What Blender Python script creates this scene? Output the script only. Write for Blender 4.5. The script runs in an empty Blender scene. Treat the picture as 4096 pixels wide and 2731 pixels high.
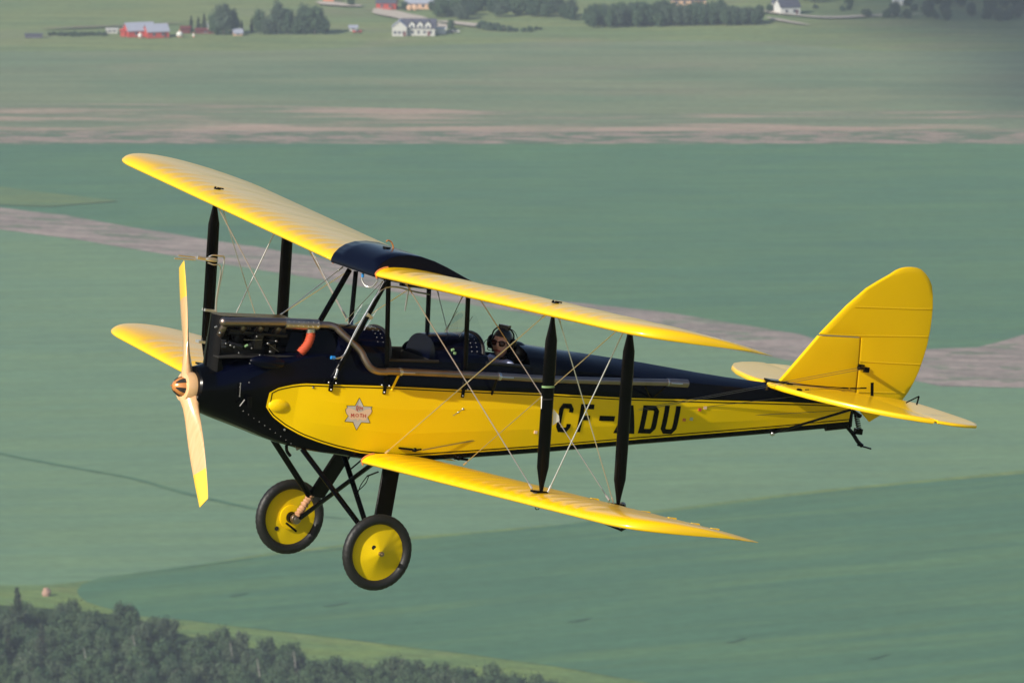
import bpy, bmesh, math, random
import numpy as np
from mathutils import Vector, Matrix, noise
random.seed(7)
RAD = math.radians
S = bpy.context.scene
COL = S.collection

# ---------------------------------------------------------------- camera, sky, sun, exposure
H_CAM = 420.0
PITCH = RAD(9.4)
FPX, CX, CY = 30393.2, 2048.0, 1365.5           # focal length in photo pixels
cam_d = bpy.data.cameras.new("camera"); cam = bpy.data.objects.new("camera", cam_d); COL.objects.link(cam)
S.camera = cam
cam.location = (0, 0, H_CAM); cam.rotation_euler = (math.pi/2 - PITCH, 0, 0)
cam_d.sensor_width = 36.0; cam_d.lens = FPX/4096*36.0
cam_d.clip_start = 1.0; cam_d.clip_end = 60000
cam_d.dof.use_dof = True; cam_d.dof.focus_distance = 62.5; cam_d.dof.aperture_fstop = cam_d.lens/1000/0.026

SUN_DIR = Vector((0.6100, 0.6020, -0.5165)).normalized()     # the way the light travels
w = bpy.data.worlds.new("World"); S.world = w; w.use_nodes = True
nt = w.node_tree; bg = nt.nodes['Background']
sky = nt.nodes.new('ShaderNodeTexSky'); sky.sky_type = 'NISHITA'; sky.sun_disc = False
sky.sun_elevation = math.asin(-SUN_DIR.z)
sky.sun_rotation = math.atan2(-SUN_DIR.x, -SUN_DIR.y)
sky.altitude = 1200; sky.air_density = 1.0; sky.dust_density = 3.0; sky.ozone_density = 1.0
nt.links.new(sky.outputs[0], bg.inputs[0]); bg.inputs[1].default_value = 0.10
sd = bpy.data.lights.new("sun", 'SUN'); sd.energy = 5.0; sd.angle = RAD(0.53); sd.color = (1.0, 0.93, 0.80)
sun = bpy.data.objects.new("sun", sd); COL.objects.link(sun)
sun.rotation_euler = SUN_DIR.to_track_quat('-Z', 'Y').to_euler()
sun.location = (-200, -200, 800)
S.view_settings.view_transform = 'Standard'; S.view_settings.look = 'None'
S.view_settings.exposure = 0.25; S.view_settings.gamma = 1.0
S.cycles.max_bounces = 8; S.cycles.volume_bounces = 0; S.cycles.transparent_max_bounces = 12

# ---------------------------------------------------------------- helpers
def tag(o, label=None, cat=None, group=None, kind=None):
    if label: o['label'] = label
    if cat: o['category'] = cat
    if group: o['group'] = group
    if kind: o['kind'] = kind
    return o
def empty(name, parent=None):
    o = bpy.data.objects.new(name, None); o.empty_display_size = .2; COL.objects.link(o); o.parent = parent; return o
class MB:
    """collects geometry, then links it as one mesh object"""
    def __init__(s): s.v = []; s.f = []; s.m = []
    def add(s, vs, fs, mi=0):
        n = len(s.v); s.v += [tuple(map(float, a)) for a in vs]
        s.f += [tuple(n+i for i in f) for f in fs]; s.m += [mi]*len(fs)
        return s
    def build(s, name, mats, parent=None, smooth=True, angle=35, recalc=True):
        me = bpy.data.meshes.new(name); me.from_pydata(s.v, [], s.f)
        if not isinstance(mats, (list, tuple)): mats = [mats]
        for m in mats: me.materials.append(m)
        me.polygons.foreach_set('material_index', s.m)
        if recalc:
            bm = bmesh.new(); bm.from_mesh(me); bmesh.ops.recalc_face_normals(bm, faces=bm.faces); bm.to_mesh(me); bm.free()
        if smooth:
            me.polygons.foreach_set('use_smooth', [True]*len(me.polygons))
            try: me.set_sharp_from_angle(angle=RAD(angle))
            except Exception: pass
        me.update()
        o = bpy.data.objects.new(name, me); COL.objects.link(o); o.parent = parent
        return o
def frame(d, ref=(1, 0, 0)):
    d = Vector(d).normalized(); r = Vector(ref)
    a = r - d*r.dot(d)
    if a.length < 1e-3: a = Vector((0, 0, 1)) - d*d.z
    if a.length < 1e-3: a = Vector((0, 1, 0))
    a.normalize(); return a, d.cross(a)
def tube(pts, r, n=10, ref=(1, 0, 0), flat=1.0, cap=True):
    """swept tube through pts; r a number or one per point; flat squashes the second axis"""
    pts = [Vector(p) for p in pts]
    rs = r if isinstance(r, (list, tuple)) else [r]*len(pts)
    vs = []; fs = []
    for i, p in enumerate(pts):
        d = (pts[min(i+1, len(pts)-1)] - pts[max(i-1, 0)])
        a, b = frame(d, ref)
        for k in range(n):
            t = 2*math.pi*k/n
            vs.append(p + a*math.cos(t)*rs[i] + b*math.sin(t)*rs[i]*flat)
    for i in range(len(pts)-1):
        for k in range(n):
            fs.append((i*n+k, i*n+(k+1) % n, (i+1)*n+(k+1) % n, (i+1)*n+k))
    if cap: fs.append(tuple(range(n))[::-1]); fs.append(tuple((len(pts)-1)*n+k for k in range(n)))
    return vs, fs
def bez(pts, per=8):
    """smooth path (Catmull-Rom) through pts"""
    P = [Vector(p) for p in pts]; P = [P[0]*2-P[1]] + P + [P[-1]*2-P[-2]]; out = []
    for i in range(1, len(P)-2):
        for k in range(per):
            t = k/per
            out.append(0.5*((2*P[i]) + (P[i+1]-P[i-1])*t + (2*P[i-1]-5*P[i]+4*P[i+1]-P[i+2])*t*t + (3*P[i]-P[i-1]-3*P[i+1]+P[i+2])*t**3))
    out.append(P[-2]); return out
def box(x0, x1, y0, y1, z0, z1):
    v = [(x, y, z) for x in (x0, x1) for y in (y0, y1) for z in (z0, z1)]
    return v, [(0, 1, 3, 2), (4, 6, 7, 5), (0, 4, 5, 1), (2, 3, 7, 6), (0, 2, 6, 4), (1, 5, 7, 3)]
def revolve(prof, axis_o, axis_d, n=24, cap=True):
    """prof: list of (along, radius)"""
    a, b = frame(axis_d, (1, 0, 0) if abs(Vector(axis_d).normalized().x) < .9 else (0, 0, 1)); d = Vector(axis_d).normalized(); o = Vector(axis_o)
    vs = []; fs = []
    for (t, r) in prof:
        for k in range(n):
            q = 2*math.pi*k/n; vs.append(o + d*t + (a*math.cos(q)+b*math.sin(q))*r)
    for i in range(len(prof)-1):
        for k in range(n): fs.append((i*n+k, i*n+(k+1) % n, (i+1)*n+(k+1) % n, (i+1)*n+k))
    if cap:
        if prof[0][1] > 1e-6: fs.append(tuple(range(n))[::-1])
        if prof[-1][1] > 1e-6: fs.append(tuple((len(prof)-1)*n+k for k in range(n)))
    return vs, fs
def sphere(c, r, nu=12, nv=8):
    rx, ry, rz = r if isinstance(r, (tuple, list)) else (r, r, r)
    vs = [(c[0], c[1], c[2]-rz)]; fs = []
    for j in range(1, nv):
        t = -math.pi/2 + math.pi*j/nv
        for i in range(nu):
            q = 2*math.pi*i/nu; vs.append((c[0]+rx*math.cos(t)*math.cos(q), c[1]+ry*math.cos(t)*math.sin(q), c[2]+rz*math.sin(t)))
    vs.append((c[0], c[1], c[2]+rz)); L = len(vs)-1
    for i in range(nu):
        fs.append((0, 1+(i+1) % nu, 1+i)); fs.append((L, L-nu+i, L-nu+(i+1) % nu))
        for j in range(nv-2): fs.append((1+j*nu+i, 1+j*nu+(i+1) % nu, 1+(j+1)*nu+(i+1) % nu, 1+(j+1)*nu+i))
    return vs, fs
def lerp(x, xs, ys): return float(np.interp(x, xs, ys))
def smooth(t): t = max(0, min(1, t)); return t*t*(3-2*t)

# ---------------------------------------------------------------- materials
def mat(name, col, rough=.5, metal=0, coat=0, spec=.5, bump=0, bscale=60, var=0, vscale=4, coat_rough=.05):
    m = bpy.data.materials.new(name); m.use_nodes = True; n = m.node_tree; b = n.nodes['Principled BSDF']
    b.inputs['Base Color'].default_value = (*col, 1); b.inputs['Roughness'].default_value = rough
    b.inputs['Metallic'].default_value = metal; b.inputs['Coat Weight'].default_value = coat
    b.inputs['Coat Roughness'].default_value = coat_rough; b.inputs['Specular IOR Level'].default_value = spec
    tc = n.nodes.new('ShaderNodeTexCoord')
    if var:
        no = n.nodes.new('ShaderNodeTexNoise'); no.inputs['Scale'].default_value = vscale; no.inputs['Detail'].default_value = 5
        n.links.new(tc.outputs['Object'], no.inputs['Vector'])
        mx = n.nodes.new('ShaderNodeMix'); mx.data_type = 'RGBA'
        mx.inputs[6].default_value = (*[c*(1-var) for c in col], 1); mx.inputs[7].default_value = (*[min(1, c*(1+var)) for c in col], 1)
        n.links.new(no.outputs[0], mx.inputs[0]); n.links.new(mx.outputs[2], b.inputs['Base Color'])
        mr = n.nodes.new('ShaderNodeMapRange'); mr.inputs[3].default_value = max(.02, rough-.07); mr.inputs[4].default_value = min(1, rough+.1)
        n.links.new(no.outputs[0], mr.inputs[0]); n.links.new(mr.outputs[0], b.inputs['Roughness'])
    if bump:
        nb = n.nodes.new('ShaderNodeTexNoise'); nb.inputs['Scale'].default_value = bscale; nb.inputs['Detail'].default_value = 3
        n.links.new(tc.outputs['Object'], nb.inputs['Vector'])
        bp = n.nodes.new('ShaderNodeBump'); bp.inputs['Strength'].default_value = bump; bp.inputs['Distance'].default_value = .01
        n.links.new(nb.outputs[0], bp.inputs['Height']); n.links.new(bp.outputs[0], b.inputs['Normal'])
    return m
M = {}
M['yellow'] = mat('yellow_dope', (.90, .53, .0), .34, coat=.7, bump=.04, bscale=5, var=.05, vscale=3, coat_rough=.20)
M['yellow_metal'] = mat('yellow_enamel', (.88, .56, .002), .25, spec=.3, var=.03)
M['wheel_yellow'] = mat('dull_yellow_cover', (.72, .50, .004), .4, spec=.25, bump=.05, bscale=8, var=.08, vscale=6)
M['yellow_cloth'] = mat('yellow_side_cloth', (.88, .565, .0), .32, spec=.22, bump=.05, bscale=5, var=.04, vscale=3)
M['black'] = mat('black_gloss', (.0013, .0015, .0024), .16, coat=0, spec=.13, bump=.02, bscale=4, var=.2)
M['navy'] = mat('dark_blue_gloss', (.0009, .0015, .0078), .18, coat=0, spec=.15, bump=.03, bscale=3, var=.15, coat_rough=.1)
M['strut'] = mat('black_strut_paint', (.0014, .0015, .0018), .20, coat=0, spec=.13, var=.2)
M['dark'] = mat('dark_interior', (.012, .011, .010), .8)
M['leather'] = mat('black_leather', (.010, .009, .009), .38, bump=.2, bscale=120)
M['engine'] = mat('engine_black', (.008, .008, .009), .42, metal=.3, bump=.1, bscale=80)
M['stud'] = mat('dull_steel_stud', (.22, .22, .22), .4, metal=1)
M['cable'] = mat('dark_cable', (.10, .10, .09), .5, metal=.5)
M['steel'] = mat('bare_steel', (.55, .55, .56), .3, metal=1, var=.15)
M['wire'] = mat('wire_steel', (.62, .61, .58), .32, metal=.8)
M['exhaust'] = mat('heat_stained_steel', (.30, .235, .205), .36, metal=1, var=.3, vscale=7)
M['muff'] = mat('riveted_steel', (.42, .38, .33), .35, metal=1, var=.25, vscale=12)
M['hose'] = mat('orange_red_hose', (.52, .075, .03), .55)
M['rubber'] = mat('tyre_rubber', (.011, .011, .012), .5, spec=.4, bump=.05, var=.2)
M['tan'] = mat('tan_leather_gaiter', (.46, .24, .13), .7)
M['wood'] = mat('varnished_wood', (.68, .41, .20), .25, coat=.7, var=.10, vscale=3)
M['copper'] = mat('polished_bronze', (.62, .24, .07), .22, metal=.25, coat=.4)
M['rust'] = mat('orange_felt', (.55, .17, .04), .7)
M['badge'] = mat('silver_grey_paint', (.50, .47, .42), .35)
M['peach'] = mat('peach_paint', (.72, .50, .35), .4)
M['red'] = mat('red_paint', (.50, .05, .04), .4)
M['white'] = mat('white_paint', (.75, .74, .70), .4)
M['blue'] = mat('blue_fitting', (.02, .20, .55), .3)
M['green'] = mat('green_fitting', (.20, .34, .16), .6)
M['skin'] = mat('skin', (.64, .34, .24), .5)
M['lips'] = mat('lips', (.45, .07, .06), .4)
M['shirt'] = mat('pale_blue_shirt', (.58, .64, .88), .8)
M['lens'] = mat('brown_sunglass_lens', (.035, .006, .003), .25, spec=.25)
g = bpy.data.materials.new('clear_perspex'); g.use_nodes = True; gn = g.node_tree; gn.nodes.clear()
go = gn.nodes.new('ShaderNodeOutputMaterial'); gt = gn.nodes.new('ShaderNodeBsdfTransparent'); gg = gn.nodes.new('ShaderNodeBsdfGlossy')
gt.inputs[0].default_value = (.95, .96, .97, 1); gg.inputs['Roughness'].default_value = .05
gf = gn.nodes.new('ShaderNodeFresnel'); gf.inputs[0].default_value = 1.22; gm = gn.nodes.new('ShaderNodeMixShader')
gk = gn.nodes.new('ShaderNodeMath'); gk.operation = 'MULTIPLY'; gk.inputs[1].default_value = .18; gn.links.new(gf.outputs[0], gk.inputs[0]); gn.links.new(gk.outputs[0], gm.inputs[0]); gn.links.new(gt.outputs[0], gm.inputs[1]); gn.links.new(gg.outputs[0], gm.inputs[2]); gn.links.new(gm.outputs[0], go.inputs[0])
M['glass'] = g
# blade: light laminated wood with a yellow tip (a band of the blade, in its own length)
m = M['blade'] = mat('laminated_blade', (.82, .50, .26), .22, coat=.8, coat_rough=.08)
n = m.node_tree; b = n.nodes['Principled BSDF']; tc = n.nodes.new('ShaderNodeTexCoord'); sx = n.nodes.new('ShaderNodeSeparateXYZ')
n.links.new(tc.outputs['Object'], sx.inputs[0]); ln = n.nodes.new('ShaderNodeVectorMath'); ln.operation = 'LENGTH'; n.links.new(tc.outputs['Object'], ln.inputs[0])
gt_ = n.nodes.new('ShaderNodeMath'); gt_.operation = 'GREATER_THAN'; gt_.inputs[1].default_value = .76; n.links.new(ln.outputs['Value'], gt_.inputs[0])
wv = n.nodes.new('ShaderNodeTexNoise'); wv.inputs['Scale'].default_value = 9; mp = n.nodes.new('ShaderNodeMapping'); mp.inputs['Scale'].default_value = (3, 6, .5)
n.links.new(tc.outputs['Object'], mp.inputs[0]); n.links.new(mp.outputs[0], wv.inputs['Vector'])
cr = n.nodes.new('ShaderNodeMix'); cr.data_type = 'RGBA'; cr.inputs[6].default_value = (.72, .46, .24, 1); cr.inputs[7].default_value = (.56, .29, .12, 1); n.links.new(wv.outputs[0], cr.inputs[0])
mx = n.nodes.new('ShaderNodeMix'); mx.data_type = 'RGBA'; n.links.new(gt_.outputs[0], mx.inputs[0]); n.links.new(cr.outputs[2], mx.inputs[6]); mx.inputs[7].default_value = (.74, .47, .04, 1)
n.links.new(mx.outputs[2], b.inputs['Base Color'])
# ribbed hose and grooved tyre: relief only
def ribbed(m, scale, axis='Z', strength=.8, typ='wave'):
    n = m.node_tree; b = n.nodes['Principled BSDF']; tc = n.nodes.new('ShaderNodeTexCoord'); wv = n.nodes.new('ShaderNodeTexWave'); wv.bands_direction = axis
    wv.inputs['Scale'].default_value = scale; n.links.new(tc.outputs['Object'], wv.inputs[0]); bp = n.nodes.new('ShaderNodeBump'); bp.inputs['Strength'].default_value = strength
    bp.inputs['Distance'].default_value = .006; n.links.new(wv.outputs[0], bp.inputs['Height']); n.links.new(bp.outputs[0], b.inputs['Normal'])
ribbed(M['hose'], 22); ribbed(M['tan'], 9, 'DIAGONAL', 1.0)

# ---------------------------------------------------------------- the aeroplane's own frame
# x runs aft from the propeller, y to starboard, z up; CAMP.. is the camera seen from that frame
CAMP = Vector((-29.46061, -54.14056, 6.8546)); CR = Vector((0.853668, -0.491439, 0.172449)); CU = Vector((-0.0994, 0.17129, 0.980193)); CF = Vector((0.511244, 0.853901, -0.097376))
def to_world(v):
    a, b_, c = v.dot(CR), v.dot(CU), v.dot(CF)
    return Vector((a, c*math.cos(PITCH)+b_*math.sin(PITCH), -c*math.sin(PITCH)+b_*math.cos(PITCH)))
ex, ey, ez = (to_world(Vector(e)) for e in ((1, 0, 0), (0, 1, 0), (0, 0, 1)))
org = Vector((0, 0, H_CAM)) + to_world(-CAMP)
PLANE_M = Matrix(((ex.x, ey.x, ez.x, org.x), (ex.y, ey.y, ez.y, org.y), (ex.z, ey.z, ez.z, org.z), (0, 0, 0, 1)))
ZR = {1: (600, 1000, .4677), 2: (1400, 950, .4677), 3: (600, 1400, .4677), 4: (900, 1700, .4464), 5: (2000, 1100, .7015), 6: (2900, 950, .5741), 7: (400, 550, .6378), 8: (1400, 1000, .7972), 9: (1300, 1550, .12755), 10: (1850, 1220, .17857)}
def un(nr, a, b, y=None, x=None):
    """measured point of the photograph carried to the plane y=const (or x=const) of the aeroplane"""
    o = ZR[nr]; u = o[0]+a*o[2]; v = o[1]+b*o[2]
    d = CF + CR*((u-CX)/FPX) + CU*((CY-v)/FPX)
    t = (x-CAMP.x)/d.x if x is not None else (y-CAMP.y)/d.y
    return CAMP + d*t

plane = empty('biplane'); plane.matrix_world = PLANE_M
tag(plane, 'yellow and black open cockpit biplane flying low over green fields', 'biplane')

# ---------------------------------------------------------------- fuselage shape
XB = [0.05, .236, .533, .695, .92, 1.1, 1.37, 1.6, 1.9, 2.87, 4.1, 5.64, 6.40]
ZB = [-.175, -.225, -.294, -.337, -.370, -.382, -.391, -.402, -.400, -.253, -.062, .170, .288]
def zbot(x): return lerp(x, XB, ZB)
def zlow(x): return zbot(x) + lerp(x, [0, 1, 3, 6.4], [.05, .055, .055, .045])
def ztop(x): return lerp(x, [.05, .12, .3, .6, .9, 1.16, 1.65, 2.55, 3.5, 4.6, 5.6, 6.4], [.05, .16, .27, .37, .41, .43, .445, .51, .53, .53, .535, .53])     # top longeron / cowl sill
def hw(x): return lerp(x, [.05, .15, .3, .6, 1.0, 1.6, 2.6, 3.2, 4.0, 5.0, 5.6, 6.4], [.185, .205, .235, .275, .300, .320, .320, .305, .245, .16, .105, .022])
def zcr(x): return lerp(x, [.05, .10, .15, .3, .7, 1.12, 1.18, 1.4, 1.62, 2.1, 2.6, 3.0, 3.7, 4.2, 4.77, 5.1, 5.6, 6.4], [.185, .205, .225, .29, .39, .455, .62, .635, .64, .60, .62, .672, .650, .634, .603, .590, .582, .572])
def section(x):
    h = hw(x); zb = zbot(x); zl = zlow(x); zt = ztop(x); zc = max(zcr(x), zt+.004)
    bul = lerp(x, [.85, 1.25, 4.9, 5.7], [0, 1, .8, .1])*.032
    flat = smooth((x-3.0)/1.2)                                   # the decking turns from round to ridged
    pts = [(0, zb), (.45*h, zb), (.85*h, zb+.003), (.97*h, zb+.016), (h, zl)]
    for t, k in ((.25, .85), (.5, 1.0), (.75, .5)): pts.append((h+bul*k, zl+(zt-zl)*t))
    pts.append((h, zt))
    for k in range(1, 7):
        a = k/6*math.pi/2; ex_ = (1-flat)*1.0
        yy = h*(math.cos(a)*(1-flat*.75) + (1-k/6)*flat*.75); zz = zt+(zc-zt)*(math.sin(a)*(1-flat*.75)+(k/6)*flat*.75)
        pts.append((yy, zz))
    w_ = smooth((x-.12)/.95)
    if w_ < 1:
        zc2 = (zb+zc)/2; a_, b_ = h, (zc-zb)/2; out = []
        for i, (yy, zz) in enumerate(pts):
            th = -math.pi/2 + math.pi*i/(len(pts)-1); c, s_ = math.cos(th), math.sin(th); e = 2/(2+1.0*smooth((x-.1)/.6))
            q = (a_*abs(c)**e, zc2 + b_*math.copysign(abs(s_)**e, s_)); out.append((q[0]*(1-w_)+yy*w_, q[1]*(1-w_)+zz*w_))
        pts = out
    return pts
def yside(x, z):
    """half width of the fuselage side at height z"""
    p = section(x); best = 0
    for (a, b_) in zip(p[:-1], p[1:]):
        z0, z1 = a[1], b_[1]
        if min(z0, z1)-1e-9 <= z <= max(z0, z1)+1e-9 and abs(z1-z0) > 1e-6:
            best = max(best, a[0]+(b_[0]-a[0])*(z-z0)/(z1-z0))
    return best
xs = [.02, .035, .06, .10, .15, .2, .27, .35, .45, .55, .65, .75, .85, .95, 1.05, 1.12, 1.15, 1.18, 1.25, 1.35, 1.5, 1.62, 1.75, 1.9, 2.1, 2.3, 2.52, 2.58, 2.75, 2.9, 2.98, 3.06, 3.2, 3.4, 3.6, 3.8, 4.0, 4.25, 4.5, 4.8, 5.1, 5.4, 5.7, 6.0, 6.2, 6.4]
fb = MB(); rings = []
for x in xs:
    sc_ = 1
    if x < .05: sc_ = {.02: .88, .035: .97}[x]
    p = section(max(x, .05)); zm = (p[0][1]+p[-1][1])/2
    p = [(a*sc_, zm+(b_-zm)*sc_) for a, b_ in p]
    ring = [(x, a, b_) for a, b_ in p] + [(x, -a, b_) for a, b_ in p[-2:0:-1]]
    rings.append(ring)
NR = len(rings[0]); vs = [v for r_ in rings for v in r_]; fs = []; ms = []
for i in range(len(xs)-1):
    for k in range(NR):
        xm = (xs[i]+xs[i+1])/2
        top = 8 <= k <= NR-9                                       # faces of the decking
        if top and (1.62 < xm < 2.10 or 2.55 < xm < 2.98): continue        # the two cockpits are open
        fs.append((i*NR+k, i*NR+(k+1) % NR, (i+1)*NR+(k+1) % NR, (i+1)*NR+k))
        ms.append(1 if (top and xm > 1.15) or (8 <= k <= NR-9 and xm > .9) else 0)
for k_, f in enumerate(fs): pass
fb.add(vs, [(0, 0, 0)][:0]); fb.v = [tuple(v) for v in vs]; fb.f = fs; fb.m = ms
fb.f.append(tuple(range(NR))[::-1]); fb.m.append(0); fb.f.append(tuple((len(xs)-1)*NR+k for k in range(NR))); fb.m.append(0)
# the side above the yellow panel is dark blue too
for i_, f in enumerate(fb.f):
    c = [sum(fb.v[k][j] for k in f)/len(f) for j in range(3)]
    if c[0] > .15 and c[2] > lerp(c[0], [.2, .88, 1.6, 2.4, 3.1, 4, 5.6, 6.4], [.1, .19, .24, .28, .33, .36, .45, .49])-.03: fb.m[i_] = 1
fus = fb.build('fuselage', [M['black'], M['navy']], plane, angle=14)
# cockpit tubs (dark insides)
tub = MB()
for x0, x1 in ((1.62, 2.10), (2.55, 2.98)):
    n_ = 6; hh = hw((x0+x1)/2)-.012
    vs = []; 
    for x in (x0+.003, x1-.003):
        for (yy, zz) in ((-hh, ztop(x)-.004), (-hh+.005, -.2), (hh-.005, -.2), (hh, ztop(x)-.004)): vs.append((x, yy, zz))
    tub.add(vs, [(0, 1, 5, 4), (1, 2, 6, 5), (2, 3, 7, 6), (0, 3, 2, 1), (4, 5, 6, 7)])
tub.build('cockpit_lining', M['dark'], fus, smooth=False, recalc=False)
# padded coamings round the cockpit openings
for x0, x1 in ((1.62, 2.10), (2.55, 2.98)):
    for s_ in (-1, 1): MB().add(*tube([(x, s_*(hw(x)-.004), ztop(x)+.004) for x in np.linspace(x0, x1, 8)], .014, 8)).build('cockpit_coaming', M['leather'], fus)
# scuttles (instrument humps) ahead of each cockpit
def scuttle(x0, x1, z0, z1, wf, name, slope0=0.04):
    mb = MB(); xs_ = np.linspace(x0, x1, 9); n_ = 16; vs = []
    for i, x in enumerate(xs_):
        t = i/8; zt = ztop(x); zc = z0+(z1-z0)*t; k = 1
        if slope0 and i == 0: k = .97
        for j in range(n_+1):
            a = math.pi*j/n_; e = .85
            vs.append((x, -wf*math.copysign(abs(math.cos(a))**e, math.cos(a)), zt-.01+(zc-zt+.01)*k*abs(math.sin(a))**e))
    fs = [(i*(n_+1)+j, i*(n_+1)+j+1, (i+1)*(n_+1)+j+1, (i+1)*(n_+1)+j) for i in range(8) for j in range(n_)]
    fs += [tuple(range(n_+1)), tuple(8*(n_+1)+j for j in range(n_+1))[::-1]]
    mb.add(vs, fs); o = mb.build(name, M['navy'], fus, angle=40)
    pts = [Vector(v) for v in vs[8*(n_+1):9*(n_+1)]]
    pad = MB().add(*tube([p+Vector((.0, 0, 0)) for p in pts], .016, 8)).build('padded_rim', M['leather'], fus)
    rv = MB()
    for xr in (x1-.06, x1-.11):
        for j in range(1, n_):
            a = math.pi*j/n_; zt = ztop(xr); zc = z0+(z1-z0)*(xr-x0)/(x1-x0)
            rv.add(*sphere((xr, -wf*math.copysign(abs(math.cos(a))**.85, math.cos(a)), zt-.01+(zc-zt+.01)*abs(math.sin(a))**.85), .0042, 6, 4))
    rv.build('rivet_row', M['stud'], fus)
    return o
scuttle(1.18, 1.66, .655, .672, .27, 'scuttle')
scuttle(2.10, 2.56, .665, .715, .25, 'scuttle')
# headrest fairing behind the rear cockpit
MB().add(*sphere((3.02, 0, .60), (.085, .105, .088), 16, 10)).build('headrest', M['leather'], fus)

# ---------------------------------------------------------------- yellow side panels with pin stripe
def yl_low(x):
    return max(zlow(x)+.0, -9)
PX = [un(1, 1000, 1340, y=-.28), un(1, 1010, 1220, y=-.285), un(1, 1100, 1180, y=-.29), un(1, 1200, 1155, y=-.29), un(1, 1320, 1140, y=-.3)]
LX = [un(3, 1000, 510, y=-.28), un(3, 1050, 570, y=-.285), un(3, 1150, 650, y=-.29), un(3, 1290, 730, y=-.30), un(3, 1450, 790, y=-.31), un(3, 1600, 835, y=-.32), un(3, 1800, 880, y=-.32)]
XF = PX[0].x-.004
upx = [XF] + [p.x for p in PX[1:]] + [1.63, 2.36, 3.15, 3.98, 5.57, 6.40]
upz = [PX[0].z+.045] + [p.z for p in PX[1:]] + [.232, .272, .318, .350, .442, .482]
lox = [XF] + [p.x for p in LX[1:]] + [1.75, 2.0, 2.87, 6.40]
loz = [LX[0].z+.02] + [p.z for p in LX[1:]] + [-.342, -.332, zlow(2.87), zlow(6.4)]
for i in range(1, len(upx)):
    upx[i] = max(upx[i], upx[i-1]+.004)
for i in range(1, len(lox)):
    lox[i] = max(lox[i], lox[i-1]+.01)
def yup(x): return lerp(x, upx, upz)
def ylo(x): return max(lerp(x, lox, loz), zlow(x)+.003 if x > 1.9 else -9)
xp = sorted(set([XF, XF+.006, XF+.015, XF+.03, XF+.05] + list(np.arange(XF+.08, 6.39, .06)) + [6.39]))
for s_ in (-1, 1):
    pb = MB(); st = MB()
    nz = 18; vs = []
    for x in xp:
        a, b_ = ylo(x), yup(x); zl_, zt_ = zlow(x), ztop(x)
        k1 = min(max(zl_+.25*(zt_-zl_), a+.004), b_-.004); k2 = min(max(zl_+.5*(zt_-zl_), k1+.001), b_-.002)
        for z in [a+(k1-a)*j/6 for j in range(6)]+[k1+(k2-k1)*j/6 for j in range(6)]+[k2+(b_-k2)*j/6 for j in range(7)]:
            vs.append((x, s_*(yside(x, z)+.004), z))
    fs = [(i*(nz+1)+j, i*(nz+1)+j+1, (i+1)*(nz+1)+j+1, (i+1)*(nz+1)+j) for i in range(len(xp)-1) for j in range(nz)]
    pb.add(vs, fs); pb.build('side_panel', M['yellow_cloth'], fus, angle=2.2)
    # pin stripe a little inside the edge, like the painted line
    path = [(x, yup(x)-.016) for x in reversed(xp) if x > XF+.02] + [(x, ylo(x)+.018) for x in xp if x > XF+.02]
    vs = []; 
    for i, (x, z) in enumerate(path):
        p0 = path[max(i-1, 0)]; p1 = path[min(i+1, len(path)-1)]; dx, dz = p1[0]-p0[0], p1[1]-p0[1]; L = math.hypot(dx, dz) or 1
        nx, nz_ = -dz/L*.0042, dx/L*.0042
        for sg in (-1, 1):
            xx, zz = x+nx*sg, z+nz_*sg; vs.append((xx, s_*(yside(xx, zz)+.0062), zz))
    st.add(vs, [(2*i, 2*i+1, 2*i+3, 2*i+2) for i in range(len(path)-1)]); st.build('pin_stripe', M['black'], fus)
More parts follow.
